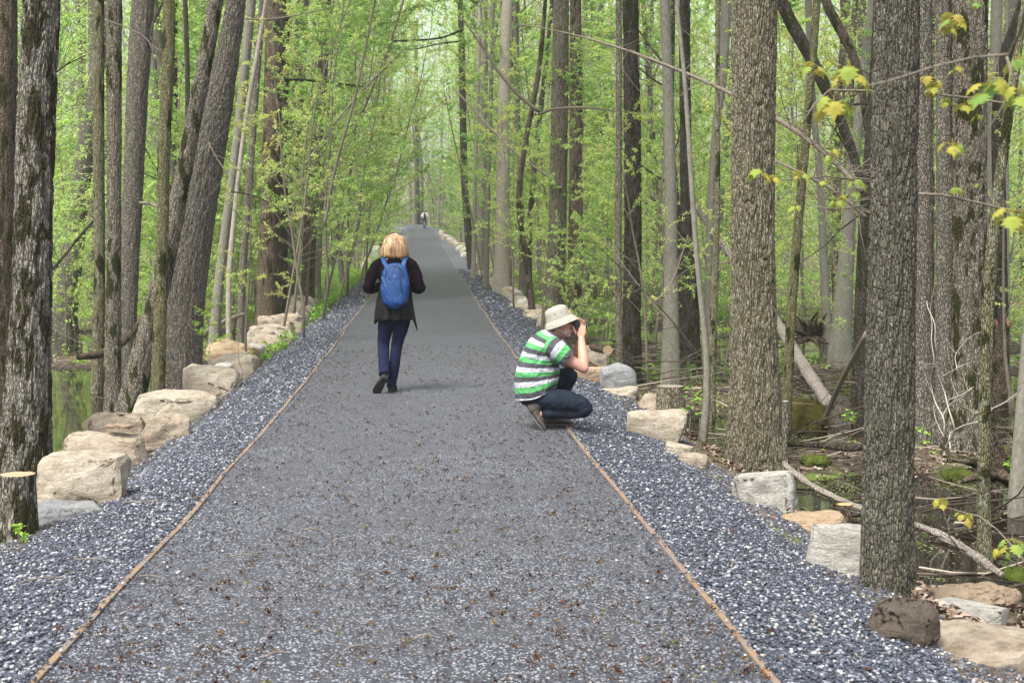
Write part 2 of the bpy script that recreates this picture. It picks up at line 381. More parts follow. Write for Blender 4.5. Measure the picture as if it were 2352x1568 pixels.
c = t.ramp(t.attr('tint'), [(0.0, (0.012, 0.015, 0.022)), (0.30, (0.026, 0.033, 0.048)), (0.55, (0.050, 0.061, 0.086)), (0.74, (0.095, 0.108, 0.14)), (0.85, (0.20, 0.215, 0.25)), (0.92, (0.36, 0.37, 0.39)), (0.97, (0.42, 0.39, 0.34))], 'CONSTANT')
c = t.mix(t.math('MULTIPLY', t.noise(t.map(), 120, 3), 0.3), c, (0.12, 0.13, 0.16))
STONE = t.color(c)
tag(stones('gravel', STONE), 'loose dark blue grey and white crushed stone on both shoulders of the path', 'gravel', kind='stuff')

# metal edging, slightly wavy, rust stained
t = NT('rusty_steel', 0.75, 0.4)
f = t.noise(t.map(), 9, 5, 0.65)
EDGE = t.color(t.ramp(f, [(0.35, (0.14, 0.125, 0.12)), (0.52, (0.17, 0.12, 0.08)), (0.70, (0.27, 0.135, 0.055))])); t.bump(f, 0.3, 0.003)
for sgn, side in ((-1, 'left'), (1, 'right')):
    Ys = np.array(spaced(-5, 165, 0.25, 0.008)); m = len(Ys); V = []
    wob = 0.05 * (fbm(Ys * 0.45, Ys * 0 + 3 * sgn, 0, 31) - 0.5)
    hz = 0.006 + 0.020 * (fbm(Ys * 0.9, Ys * 0 + sgn, 0, 37) - 0.5)
    for du, dz in ((0.0, -0.05), (0.0, 1), (0.028, 1), (0.034, -0.06)):
        u = sgn * (PW + du - 0.008) + wob
        V.append(np.stack([xc(Ys) + u, Ys, pz(Ys) + (hz if dz == 1 else dz)], -1))
    V = np.stack(V, 1).reshape(-1, 3)
    F = [(i * 4 + j, i * 4 + j + 1, (i + 1) * 4 + j + 1, (i + 1) * 4 + j) for i in range(m - 1) for j in range(3)]
    o = link('metal_edging', npmesh('metal_edging', V, F), EDGE)
    tag(o, 'rusty brown metal edging strip along the %s side of the path' % side, 'edging', 'edging strips of the path')

# fallen catkins and flower clusters on the path
def clumps():
    r = np.random.RandomState(5); V = []; F = []; T = []; n = 0
    YY = 4.6 + 18 * r.rand(4600) ** 2.9; UU = np.where(r.rand(4600) < 0.12, r.uniform(-1.9, 2.1, 4600), r.uniform(-1.25, 1.3, 4600))
    kk = (fbm(UU * 0.8, YY * 0.5, 0, 77) > 0.42) | (r.rand(4600) > 0.6); YY, UU = YY[kk], UU[kk]; ZZ = ground_z(xc(YY) + UU, YY)
    for Yv, u, z0 in zip(YY, UU, ZZ):
        x = float(xc(Yv)) + u; z = float(z0) + 0.010 + 0.008 * (abs(u) < PW)
        s = r.uniform(0.0045, 0.0095); tn = r.rand()
        for k in range(r.randint(4, 9)):
            c = np.array([x, Yv, z]) + r.normal(0, 1, 3) * s * (1.2, 0.8, 0.35)
            d = r.normal(0, 1, (4, 3)) * s * 0.5
            V.extend(c + d); F.append((n, n + 1, n + 2)); F.append((n, n + 2, n + 3)); F.append((n, n + 3, n + 1)); n += 4; T += [tn] * 4
    return np.array(V), np.array(F), T
V, F, T = clumps()
t = NT('catkin', 0.9, 0.1); CATK = t.color(t.ramp(t.attr('tint'), [(0.0, (0.040, 0.017, 0.009)), (0.6, (0.085, 0.036, 0.015)), (0.85, (0.12, 0.07, 0.02)), (1.0, (0.12, 0.12, 0.03))]))
tag(link('catkin_litter', npmesh('catkin_litter', V, F, {'tint': T}), CATK), 'small rust brown fallen flower clusters scattered over the path', 'litter', kind='stuff')
# ------------------------------------------------------------------ trunks, limbs, leaves
def resample(P, Rr, ds):
    P = np.asarray(P, float); L = np.concatenate([[0], np.cumsum(np.linalg.norm(np.diff(P, axis=0), axis=1))])
    out = [0.0]
    while out[-1] < L[-1]:
        out.append(out[-1] + (ds(out[-1]) if callable(ds) else ds))
    s = np.array(out); s[-1] = L[-1]
    def cr(v):
        v = np.asarray(v, float); r = np.interp(s, L, v)
        sg = max(L[-1] / len(L) * 0.5, 0.05)      # soften the corners
        acc = 0; tot = 0
        for k in (-1, -0.5, 0, 0.5, 1):
            wk = 1 - abs(k) * 0.6; acc = acc + wk * np.interp(np.clip(s + k * sg, 0, L[-1]), L, v); tot += wk
        e = np.clip(np.minimum(s, L[-1] - s) / (2 * sg), 0, 1)
        return r * (1 - e) + acc / tot * e
    return np.stack([cr(P[:, 0]), cr(P[:, 1]), cr(P[:, 2])], -1), cr(Rr), s
def trunk_arrays(P, Rr, sides=24, ds=0.2, amp=0.0, freq=28.0, flare=0.3, seed=0, lob=5, wob=0.06, vertical=True):
    Q, q, s = resample(P, Rr, ds); m = len(Q)
    th = np.linspace(0, 2 * math.pi, sides, endpoint=False) + 0.3
    TH, SS = np.meshgrid(th, s); Rm = q[:, None] + 0 * TH
    ph = seed * 1.7
    lobes = 0.55 + 0.45 * np.sin(lob * TH + ph + 0.6 * np.sin(2 * TH + ph))
    Rm = Rm * (1 + flare * 1.6 * lobes * np.exp(-np.clip(SS - 0.25, 0, None) / (0.28 + q[0] * 0.6)))
    cx, sx = np.cos(TH), np.sin(TH)
    Rm = Rm * (1 + wob * 2 * (fbm(cx * 1.2 + seed, sx * 1.2, SS * 0.9, seed) - 0.5))
    if amp:
        a = Rm * cx * freq; b = Rm * sx * freq
        n1 = vn(a + 1.3 * vn(a * 0.3, b * 0.3, SS * 4, seed + 5), b, SS * freq * 0.16 + 5.0 * vn(a * 0.4, b * 0.4, SS * 1.5, seed + 8), seed + 1); rid = 1 - np.abs(2 * n1 - 1)
        n2 = vn(a * 2.1, b * 2.1, SS * freq * 0.34, seed + 2)
        Rm = Rm - 0.75 * amp + amp * (1.0 - 1.9 * np.clip(rid - 0.45, 0, 1) * 1.4 + 0.5 * (n2 - 0.5))
    if vertical:
        V = Q[:, None, :] + np.stack([Rm * cx, Rm * sx, 0 * Rm], -1)
    else:
        T = np.gradient(Q, axis=0); T /= np.linalg.norm(T, axis=1)[:, None]
        ref = np.array([0, 0, 1.0]) if abs(T[0][2]) < 0.8 else np.array([1.0, 0, 0])
        U = ref - T * (T @ ref)[:, None]; U /= np.linalg.norm(U, axis=1)[:, None]; W = np.cross(T, U)
        V = Q[:, None, :] + Rm[..., None] * (cx[..., None] * U[:, None] + sx[..., None] * W[:, None])
    idx = np.arange(m * sides).reshape(m, sides); nx = np.roll(idx, -1, 1)
    F = np.stack([idx[:-1], nx[:-1], nx[1:], idx[1:]], -1).reshape(-1, 4)
    return V.reshape(-1, 3), F, idx
def capped(V, F, idx, rough=0.0):
    V = list(map(tuple, V)); F = [tuple(map(int, f)) for f in F]
    F.append(tuple(int(i) for i in idx[-1])); F.append(tuple(int(i) for i in idx[0][::-1]))
    return V, F

def leaf_arrays(P, D, size, r, droop=0.35, fold=0.25):
    """pointed leaves: P positions, D outward directions; two folded triangles pairs per leaf"""
    n = len(P); D = D + r.normal(0, 0.35, (n, 3)); D[:, 2] -= droop * r.rand(n)
    D /= np.linalg.norm(D, axis=1)[:, None] + 1e-9
    up = np.stack([r.normal(0, 0.35, n), r.normal(0, 0.35, n), np.ones(n)], -1)
    W = np.cross(D, up); W /= np.linalg.norm(W, axis=1)[:, None] + 1e-9; N = np.cross(W, D)
    s = size * r.uniform(0.6, 1.25, n); s = s[:, None]
    a = P; b = P + D * s * 0.45 + W * s * 0.27 + N * s * fold * 0.3; c = P + D * s - N * s * 0.12; d = P + D * s * 0.45 - W * s * 0.27 + N * s * fold * 0.3
    V = np.stack([a, b, c, d], 1).reshape(-1, 3)
    F = (np.array([(0, 1, 2), (0, 2, 3)])[None] + 4 * np.arange(n)[:, None, None]).reshape(-1, 3)
    return V, F
def grow(seed, H=7.0, r0=0.035, nb=16, spread=2.2, start=0.22, sub=4, leaf=0.055, per=5, lean=0.25, up=0.5, limbs_only=False, tuft=5, rowdy=0.35):
    """a young tree: returns wood mesh builder + leaf arrays (local, z up)"""
    r = np.random.RandomState(seed); wood = MB(); n = 12
    dirx = r.normal(0, lean, 2) / H; P = np.zeros((n, 3)); w_ = np.zeros(2)
    for i in range(1, n):
        w_ = w_ * 0.6 + r.normal(0, 0.05, 2) * H / 7; P[i] = P[i - 1] + [w_[0] + dirx[0] * H / n, w_[1] + dirx[1] * H / n, H / (n - 1)]
    rad = r0 * (1 - 0.85 * np.linspace(0, 1, n)); P[0, 2] = -0.3
    if not limbs_only: wood.tube(P, rad, 7)
    LP, LD = [], []
    az = r.rand() * 6.28
    for k in range(nb):
        tt = start + (0.98 - start) * (k + r.rand() * 0.7) / nb; az += 2.4 + r.normal(0, 0.4)
        base = np.array([np.interp(tt, np.linspace(0, 1, n), P[:, j]) for j in range(3)])
        L = spread * (1.05 - 0.65 * tt) * r.uniform(0.6, 1.2); el = up + r.normal(0, 0.2)
        d = np.array([math.cos(az) * math.cos(el), math.sin(az) * math.cos(el), math.sin(el)])
        m = 7; Bp = [base]
        for i in range(m - 1):
            d = d + r.normal(0, 0.12, 3) + np.array([0, 0, 0.03]); d /= np.linalg.norm(d); Bp.append(Bp[-1] + d * L / (m - 1))
        Bp = np.array(Bp); br = max(0.006, r0 * 0.34 * (1 - tt * 0.6)); wood.tube(Bp, np.linspace(br, 0.003, m), 4, cap=False)
        for q in range(sub):
            t2 = 0.25 + 0.75 * (q + r.rand()) / sub; i = min(m - 2, int(t2 * (m - 1))); b2 = Bp[i] + (Bp[i + 1] - Bp[i]) * (t2 * (m - 1) - i)
            bd = (Bp[i + 1] - Bp[i]); bd /= np.linalg.norm(bd); sd_ = np.cross(bd, [0, 0, 1]) * r.choice([-1, 1]) + r.normal(0, 0.3, 3)
            d2 = bd * 0.7 + sd_ * 0.8; d2 /= np.linalg.norm(d2); L2 = L * r.uniform(0.2, 0.45)
            pts = [b2]
            for i in range(3):
                d2 = d2 + r.normal(0, 0.15, 3); d2 /= np.linalg.norm(d2); pts.append(pts[-1] + d2 * L2 / 3)
            wood.tube(pts, [0.004, 0.0035, 0.003, 0.002], 3, cap=False)
            for cpt in range(per):
                f = (cpt + 1) / per * 3; i = min(2, int(f - 1e-6)); b3 = pts[i] + (pts[i + 1] - pts[i]) * (f - i)
                for _ in range(tuft):
                    LP.append(b3 + r.normal(0, 0.015, 3)); dd = r.normal(0, 1, 3); dd[2] *= rowdy; LD.append(dd / np.linalg.norm(dd) + d2 * 0.3)
    LP = np.array(LP); LD = np.array(LD)
    V, F = leaf_arrays(LP, LD, leaf, r)
    clump = fbm(LP[:, 0] * 0.9, LP[:, 1] * 0.9, LP[:, 2] * 0.9, seed)
    tint = np.clip(0.5 + (clump - 0.5) * 1.2 + r.normal(0, 0.16, len(LP)), 0, 1)
    return wood, V, F, np.repeat(tint, 4), P
# saplings (young understorey trees)
SAP = []
for i, kw in enumerate([dict(H=6.5, nb=18, spread=2.0), dict(H=8, nb=24, spread=2.3, r0=0.032), dict(H=5, nb=16, spread=1.7, r0=0.025), dict(H=9, nb=26, spread=2.5, r0=0.032, lean=1.2),
                        dict(H=9, nb=44, spread=2.8, sub=7, leaf=0.085, start=0.06), dict(H=6.5, nb=36, spread=2.3, sub=6, start=0.05, leaf=0.078), dict(H=3.2, nb=18, spread=1.2, start=0.08, r0=0.016), dict(H=12, nb=42, spread=3.0, r0=0.038, start=0.15, leaf=0.09, sub=6)]):
    wd, V, F, tn, P = grow(100 + i, per=7, tuft=7, **kw)
    SAP.append((wd.mesh('sapling_stem_%d' % i), npmesh('sapling_leaves_%d' % i, V, F, {'tint': tn}), kw['H']))
    SAP[-1][0].materials.append(B['twig']); SAP[-1][1].materials.append(LEAF if i % 3 else LEAF_Y)
# high crowns of the grown trees: limbs and thin spring leaf
CRO = []
for i in range(5):
    wd, V, F, tn, P = grow(300 + i, H=9, r0=0.10, nb=22, spread=4.2, start=0.05, sub=6, per=7, leaf=0.12, tuft=6, up=0.7, rowdy=0.5)
    a = wd.mesh('crown_limbs_%d' % i); a.materials.append(B['grey']); b = npmesh('crown_leaves_%d' % i, V, F, {'tint': tn}); b.materials.append(LEAF_Y if i % 2 else LEAF)
    CRO.append((a, b))
def add_crown(root, top, sc, seed):
    a, b = CRO[seed % 5]
    for nm, me in (('limbs', a), ('crown', b)):
        o = bpy.data.objects.new(nm, me); C.objects.link(o); o.parent = root; o.location = top; o.scale = (sc, sc, sc); o.rotation_euler = (0, 0, seed * 1.3)

def tree(label, bk, pts, base=None, Y=None, top=13.0, sides=40, ds=0.05, amp=0.0, freq=28, flare=0.2, seed=1, crown=True, name='tree', cat='tree', group=None, wob=0.05):
    """pts: (px, py, width px) from the top of the picture down to the foot; the foot pixel gives the distance"""
    bx, by, bw = pts[-1]
    if Y is None: hp = hit(bx, by); Y = hp.y
    P3 = [at(x, y, Y) for x, y, _ in pts]; Rr = [w_ * Y / FPX / 2 for *_, w_ in pts]
    P3 = P3[::-1]; Rr = Rr[::-1]
    b0 = P3[0].copy(); gz = float(ground_z(b0.x, b0.y))
    if base is None and gz < b0.z: b0.z = gz
    # continue above the frame, slowly straightening
    d = (P3[-1] - P3[-2]).normalized()
    while P3[-1].z < top:
        d = (d * 0.8 + Vector((0, 0.0, 0.25))).normalized(); P3.append(P3[-1] + d * 1.8); Rr.append(Rr[-1] * 0.9)
    P3 = [Vector((b0.x, b0.y, b0.z - 0.35))] + P3; Rr = [Rr[0]] + Rr
    loc = Vector((b0.x, b0.y, b0.z)); P = [tuple(p - loc) for p in P3]
    vis = (CZ + 0.17 * Y) - loc.z + 0.6
    V, F, idx = trunk_arrays(P, Rr, sides, lambda s: ds if s < vis else 0.4, amp, freq, flare, seed, wob=wob)
    root = empty(name, loc); tag(root, label, cat, group)
    me = npmesh('trunk', V, F, None, True); link('trunk', me, B[bk], root)
    if crown: add_crown(root, tuple(np.array(P[-1]) - (0, 0, 1.0)), 0.75 + 0.1 * (seed % 4), seed)
    return root, Y
HI = dict(sides=220, ds=0.013, amp=0.013, freq=46)
T_ = tree
# ---- left of the path
T_('dull brown trunk cut off by the left edge of the picture, standing in dark water', 'brown', [(8, 0, 62), (2, 300, 66), (-6, 800, 78)], Y=19.5, seed=2, sides=90, ds=0.03, amp=0.008)
T_('thick shaggy grey trunk patched with dark moss, foot flaring into the water behind the stump', 'mossy', [(96, 0, 82), (82, 300, 86), (76, 560, 84), (68, 800, 96), (60, 960, 108), (56, 1075, 118)], Y=14.6, seed=3, **dict(HI, amp=0.015))
T_('brown trunk leaning right out of the far water, reflected full length below itself', 'grey', [(245, 0, 26), (222, 170, 30), (192, 380, 40), (165, 600, 48), (146, 738, 56)], Y=38, seed=4, sides=50)
T_('slim trunk pale with lichen, straight and close left of its brown mossy neighbour', 'lichen', [(226, 0, 26), (226, 300, 26), (229, 600, 26), (226, 800, 29), (223, 930, 31)], seed=5, sides=80, ds=0.02, amp=0.005, freq=50)
T_('brown trunk with mossy knots between the pale lichened one and the broad grey one', 'greymoss', [(262, 0, 38), (262, 250, 34), (262, 600, 33), (259, 760, 36), (258, 858, 40)], seed=6, Y=19.5, sides=80, ds=0.025, amp=0.006, freq=40)
T_('broad plain grey trunk narrowing at its foot beside the water', 'grey', [(330, 0, 52), (318, 150, 50), (307, 400, 46), (297, 620, 42), (291, 800, 42)], Y=22.5, seed=7, sides=110, ds=0.025, amp=0.006, freq=36)
T_('thin olive mossy trunk with a slow bend, in front of the large leaning tree', 'olive', [(388, 0, 27), (390, 110, 29), (380, 250, 30), (374, 420, 28), (374, 600, 27), (366, 760, 30), (361, 945, 36)], Y=17.6, seed=8, sides=80, ds=0.02, amp=0.004, freq=50)
T_('dark mossy stem leaning right, its foot between the pale slim trunk and the olive one', 'greymoss', [(497, 0, 34), (470, 150, 36), (440, 300, 38), (408, 470, 40), (372, 640, 48), (335, 790, 54), (296, 935, 66)], Y=18.6, seed=9, sides=100, ds=0.02, amp=0.006, freq=40)
T_('largest leaning tree on the left, broad grey furrowed trunk swelling at the base', 'grey', [(543, 0, 42), (531, 80, 50), (514, 174, 60), (493, 270, 76), (474, 350, 88), (446, 500, 92), (432, 620, 90), (424, 720, 84), (420, 812, 84)], Y=21.8, seed=10, flare=0.12, **dict(HI, amp=0.012))
T_('smooth light grey pole trunk leaning right beside the largest leaning tree', 'smooth', [(578, 0, 22), (556, 220, 20), (536, 400, 21), (513, 560, 22), (498, 700, 24), (487, 832, 28)], seed=11, sides=40)
T_('straight brown furrowed trunk behind the row of pale rocks, green saplings at its foot', 'brown', [(634, 0, 46), (626, 250, 42), (620, 480, 42), (614, 620, 46), (610, 722, 52)], Y=33, seed=12, sides=90, ds=0.035, amp=0.007, freq=30)
T_('dark trunk half hidden just right of the straight brown furrowed one', 'dark', [(652, 0, 28), (648, 260, 27), (646, 700, 28)], Y=37, seed=13)
T_('mid brown trunk above the farthest pale rocks on the left', 'grey', [(694, 0, 30), (688, 180, 27), (670, 400, 30), (660, 560, 32), (655, 672, 36)], Y=40, seed=14)
T_('twisting brown trunk leaning right, last large one before the sapling thicket', 'brown', [(750, 0, 22), (742, 150, 24), (730, 330, 25), (716, 470, 28), (706, 655, 32)], Y=44, seed=15)
T_('grey trunk crossed by saplings, seen through the gap right of the largest leaning tree', 'grey', [(603, 0, 15), (585, 250, 15), (566, 500, 16), (552, 720, 17)], Y=31, seed=16)
T_('upright dusky trunk far behind between the mossy giant and the lichened trunk', 'grey', [(210, 0, 16), (212, 400, 17), (208, 690, 20)], Y=50, seed=17)
T_('slender dark pole rising behind the olive mossy trunk', 'dark', [(425, 0, 11), (431, 160, 11), (432, 650, 14)], Y=34, seed=18)
T_('second slender dark pole in the gap left of the largest leaning tree', 'dark', [(395, 0, 24), (398, 200, 19), (400, 420, 24), (404, 660, 26)], Y=42, seed=19)
T_('thin reddish grey pole leaning right in front of the smooth pole trunk', 'pale', [(612, 0, 9), (590, 130, 10), (566, 260, 11), (546, 420, 11), (524, 640, 13)], Y=27, seed=20)
T_('greyish trunk at the left picture edge behind the dull brown one', 'grey', [(30, 0, 18), (34, 500, 22), (28, 800, 26)], Y=36, seed=45)
# ---- right of the path
T_('narrow trunk with one side black with moss, first on the right along the path', 'dark', [(1057, 0, 12), (1062, 200, 16), (1066, 420, 16), (1078, 560, 18), (1086, 622, 20)], Y=63, seed=21)
T_('pale thin pole right of the black mossed trunk', 'pale', [(1103, 0, 10), (1098, 200, 9), (1091, 420, 9), (1087, 640, 11)], Y=52, seed=22)
T_('knobbly silver grey trunk behind the pale thin pole', 'smooth', [(1110, 0, 20), (1112, 200, 17), (1108, 380, 19), (1104, 615, 20)], Y=58, seed=23)
T_('slim grey pole standing on the gravel edge nearest the path on the right', 'smooth', [(1133, 0, 8), (1128, 200, 9), (1121, 420, 10), (1116, 660, 14)], seed=24)
T_('round grey trunk with an orange mossy foot beside the path rocks', 'pale', [(1166, 0, 24), (1158, 180, 26), (1156, 400, 30), (1153, 560, 31), (1152, 648, 38)], Y=44, seed=25, sides=60)
T_('dark slim tree forking low, its left arm reaching over the gravel', 'dark', [(1268, 0, 9), (1256, 130, 10), (1241, 262, 12), (1228, 380, 12), (1214, 540, 14), (1216, 700, 14)], seed=26)
T_('curved mossy stem crossing behind the forked slim tree', 'brown', [(1253, 0, 8), (1240, 160, 12), (1206, 330, 12), (1186, 470, 13), (1204, 560, 14), (1222, 700, 16)], Y=34, seed=27)
T_('stout brown trunk with fine ridged bark behind the hat of the crouching man', 'furrow', [(1289, 0, 36), (1286, 200, 38), (1283, 400, 40), (1278, 600, 42), (1270, 712, 50)], Y=30, seed=28, **dict(HI, sides=110, ds=0.03))
T_('reddish brown flaking trunk just right of the stout ridged one', 'brown', [(1322, 0, 26), (1324, 250, 30), (1322, 500, 32), (1322, 700, 38)], Y=34, seed=29, sides=70, ds=0.04, amp=0.008)
T_('slim light brown trunk growing from the rocks behind the crouching man', 'furrow', [(1421, 0, 14), (1422, 300, 15), (1419, 600, 16), (1424, 880, 18)], seed=30, sides=60, ds=0.025, amp=0.004, freq=60)
T_('dark charcoal trunk behind the slim light brown one', 'dark', [(1448, 0, 36), (1452, 250, 38), (1455, 500, 40), (1451, 700, 40), (1450, 815, 46)], Y=24, seed=31, **dict(HI, sides=120, ds=0.03))
T_('smooth grey trunk tilting left above the brush pile', 'smooth', [(1526, 0, 22), (1534, 180, 24), (1540, 420, 27), (1542, 650, 32), (1540, 838, 42)], Y=23, seed=32, sides=60)
T_('shaggy dark trunk right of the tilting smooth grey one', 'dark', [(1572, 0, 26), (1574, 300, 26), (1580, 560, 34), (1590, 800, 42)], Y=26, seed=33, sides=70, ds=0.04, amp=0.008)
T_('thin snaking grey sapling trunk with a kinked lower stem left of the biggest furrowed trunk', 'smooth', [(1553, 0, 8), (1572, 160, 10), (1581, 300, 11), (1592, 480, 12), (1604, 640, 13), (1624, 800, 15), (1628, 900, 16), (1612, 1020, 20)], seed=34, flare=0.1)
T_('pale brown straight sapling trunk rising behind the kinked one', 'lichen', [(1648, 0, 10), (1648, 250, 11), (1648, 500, 14), (1638, 740, 17), (1634, 925, 18)], Y=19.0, seed=35)
T_('grey trunk close behind the left side of the biggest furrowed trunk', 'smooth', [(1668, 0, 24), (1664, 150, 22), (1640, 330, 17), (1630, 520, 19), (1628, 800, 24)], Y=26, seed=36)
T_('thick upright furrowed trunk beside the pale block, the widest near tree on the right', 'furrow', [(1734, 0, 100), (1730, 300, 98), (1729, 600, 98), (1731, 800, 108), (1735, 950, 120), (1737, 1068, 130)], seed=37, flare=0.16, wob=0.035, **dict(HI, sides=300, ds=0.010, amp=0.018, freq=50))
T_('thin olive green trunk bending, just right of the widest furrowed one', 'olive', [(1877, 0, 18), (1862, 200, 19), (1846, 380, 20), (1829, 560, 22), (1816, 740, 22), (1806, 930, 25)], Y=17.5, seed=38, sides=50, ds=0.03, amp=0.003, freq=60)
T_('far smooth grey trunk behind the thin olive green one', 'smooth', [(1856, 0, 16), (1864, 220, 14), (1884, 400, 16), (1890, 560, 18), (1902, 790, 22)], Y=30, seed=39)
T_('grey trunk forking upward left of the nearest scaly trunk', 'smooth', [(2003, 0, 16), (1990, 110, 20), (1975, 260, 22), (1958, 400, 26), (1946, 560, 34), (1930, 800, 50)], Y=27, seed=40, sides=50)
T_('blackish trunk showing just left of the nearest scaly trunk', 'dark', [(2012, 100, 20), (1996, 380, 26), (1985, 560, 32), (1978, 830, 40)], Y=22, seed=41, sides=60)
T_('nearest trunk on the right, dark scaly bark, rising just above the smooth brown boulder', 'plate', [(2060, 0, 102), (2055, 300, 106), (2049, 600, 106), (2043, 900, 112), (2038, 1200, 116), (2037, 1350, 122)], seed=42, flare=0.12, wob=0.03, **dict(HI, sides=260, ds=0.008, amp=0.011, freq=62))
T_('left stem of the fused grey clump behind the nearest scaly trunk', 'grey', [(2125, 0, 30), (2120, 300, 44), (2118, 600, 52), (2116, 800, 60), (2118, 1000, 80)], Y=16.2, seed=43, sides=100, ds=0.03, amp=0.006)
T_('middle stem of the fused grey clump, straight and even', 'grey', [(2168, 0, 36), (2170, 300, 38), (2172, 600, 42), (2172, 850, 46), (2172, 1000, 60)], Y=16.0, seed=44, sides=100, ds=0.03, amp=0.006)
T_('widest brown grey stem of the fused clump, on its right', 'greymoss', [(2229, 0, 80), (2228, 300, 76), (2228, 600, 74), (2228, 850, 80), (2226, 1010, 104)], Y=15.8, seed=46, flare=0.3, **HI)
T_('crooked lichened trunk at the right, foot in the water beside the sloping dead log', 'lichen', [(2340, 120, 18), (2318, 260, 22), (2296, 400, 24), (2278, 560, 27), (2268, 700, 27), (2262, 900, 28), (2258, 1120, 30), (2262, 1300, 34)], Y=10.3, seed=47, sides=90, ds=0.02, amp=0.004, freq=50)
T_('smooth grey trunk at the right edge standing in black water', 'smooth', [(2420, 0, 26), (2385, 500, 28), (2352, 900, 30), (2336, 1125, 40)], Y=12.4, seed=48, sides=60)
T_('thin grey pole far off at the right edge above the broken stump', 'smooth', [(2312, 300, 9), (2313, 560, 10), (2314, 740, 12)], Y=28, seed=49)
T_('leaning mossy trunk in the upper right corner', 'dark', [(2352, 20, 28), (2310, 100, 30), (2290, 250, 30), (2296, 480, 30), (2300, 800, 34)], Y=24, seed=50)
T_('grey trunk behind the fused clump, seen at its right', 'smooth', [(2290, 0, 26), (2284, 200, 26), (2276, 420, 28), (2270, 780, 32)], Y=30, seed=51)
T_('tall thin tree alone behind the distant walker', 'dark', [(955, 60, 7), (957, 300, 10), (958, 450, 12), (958, 515, 14)], Y=172, seed=52, top=26)
# ---- leaning limbs and fallen wood
def limb(name, label, cat, bk, pts, group=None, sides=14, ds=0.12, amp=0.0, flare=0.0, twigs=0, cap=True, seed=1):
    """pts: (px, py, width px, Y)"""
    P = [at(x, y, Yv) for x, y, _, Yv in pts]; Rr = [w_ * Yv / FPX / 2 for _, _, w_, Yv in pts]
    loc = P[0].copy(); Q = [tuple(p - loc) for p in P]
    V, F, idx = trunk_arrays(Q, Rr, sides, ds, amp, 30, flare, seed, wob=0.12, vertical=False)
    V, F = capped(V, F, idx); mb = MB(); mb.add(V, F)
    r = np.random.RandomState(seed); q3 = np.array(Q)
    for k in range(twigs):
        tt = r.uniform(0.1, 0.95) * (len(Q) - 1); i = int(tt); b = q3[i] + (q3[i + 1] - q3[i]) * (tt - i)
        d = (q3[i + 1] - q3[i]); d /= np.linalg.norm(d); d = d * 0.6 + r.normal(0, 0.6, 3); d /= np.linalg.norm(d); L = r.uniform(0.3, 1.3)
        pt = [b]
        for j in range(5):
            d = d + r.normal(0, 0.18, 3); d /= np.linalg.norm(d); pt.append(pt[-1] + d * L / 5)
        mb.tube(pt, np.linspace(max(0.004, Rr[i] * 0.28), 0.002, 6), 4, cap=False)
    o = link(name, mb.mesh(name), B[bk], None, loc); tag(o, label, cat, group); return o
limb('leaning_branch', 'very long bare branch slanting down to the right across the upper right forest', 'branch', 'twig',
     [(1193, 55, 2, 19), (1330, 82, 4, 19), (1460, 122, 6, 18.5), (1600, 178, 8, 18), (1700, 225, 9, 17.5), (1790, 275, 11, 17), (1900, 352, 12, 16.5), (1980, 440, 12, 16)], twigs=60, seed=3)
limb('leaning_branch', 'second bare branch slanting down under the long one, between the two biggest right trunks', 'branch', 'twig',
     [(1783, 370, 6, 17), (1850, 402, 7, 16.6), (1925, 440, 9, 16), (1990, 500, 9, 16)], twigs=30, seed=4)
limb('dead_tree', 'dark dead trunk slanting steeply down behind the thin olive trunk', 'tree', 'dark',
     [(1740, -150, 30, 21), (1800, 20, 30, 21), (1850, 110, 30, 21), (1900, 210, 28, 21), (1945, 310, 24, 21), (1980, 420, 18, 21), (2010, 560, 14, 21)], sides=40, ds=0.05, amp=0.006, twigs=6, seed=5)
limb('dead_tree', 'rough brown limb slanting down at the top, right of the dark dead trunk', 'tree', 'brown',
     [(1860, -120, 20, 25), (1905, 30, 22, 25), (1945, 90, 22, 25), (1975, 170, 18, 25), (1992, 300, 14, 25)], sides=30, amp=0.006, twigs=4, seed=6)
limb('dead_log', 'weathered bark-stripped log leaning down to the right behind the widest furrowed trunk', 'log', 'deadwood',
     [(1572, 425, 12, 27), (1600, 480, 16, 26.5), (1640, 530, 20, 26), (1690, 600, 22, 25), (1787, 745, 24, 22.5), (1840, 830, 27, 21), (1905, 930, 30, 19.5)], sides=40, ds=0.04, amp=0.008, seed=7)
limb('dead_log', 'barkless log lying in the water behind the nearest scaly trunk, pointing at the pale block', 'log', 'deadwood',
     [(1800, 1062, 10, 13.6), (1840, 1100, 18, 13.0), (1890, 1130, 17, 12.4), (1981, 1170, 18, 11.6), (2060, 1192, 18, 11.1), (2120, 1210, 20, 10.7), (2180, 1238, 22, 10.3), (2240, 1275, 24, 9.9), (2300, 1320, 20, 9.5)], sides=40, ds=0.03, amp=0.008, twigs=3, seed=8)
limb('dead_log', 'dark wet log lying along the mud bank between the two biggest right trunks', 'log', 'dark',
     [(1800, 1018, 12, 15.2), (1880, 1020, 15, 15.1), (1950, 1030, 17, 15.0), (2000, 1022, 18, 15.0), (2070, 1030, 14, 15)], sides=24, twigs=4, seed=9)
limb('leaning_pole', 'thin grey pole propped against the nearest scaly trunk from the mud', 'branch', 'twig',
     [(1888, 978, 12, 17), (1920, 900, 12, 16.5), (1950, 840, 12, 16), (1990, 765, 11, 15.5)], seed=10)
limb('curved_branch', 'black curving branch left of the slim lichened trunk over the far water', 'branch', 'dark',
     [(112, 628, 6, 24), (150, 585, 6, 24), (180, 545, 6, 24), (240, 480, 5, 24)], seed=11)
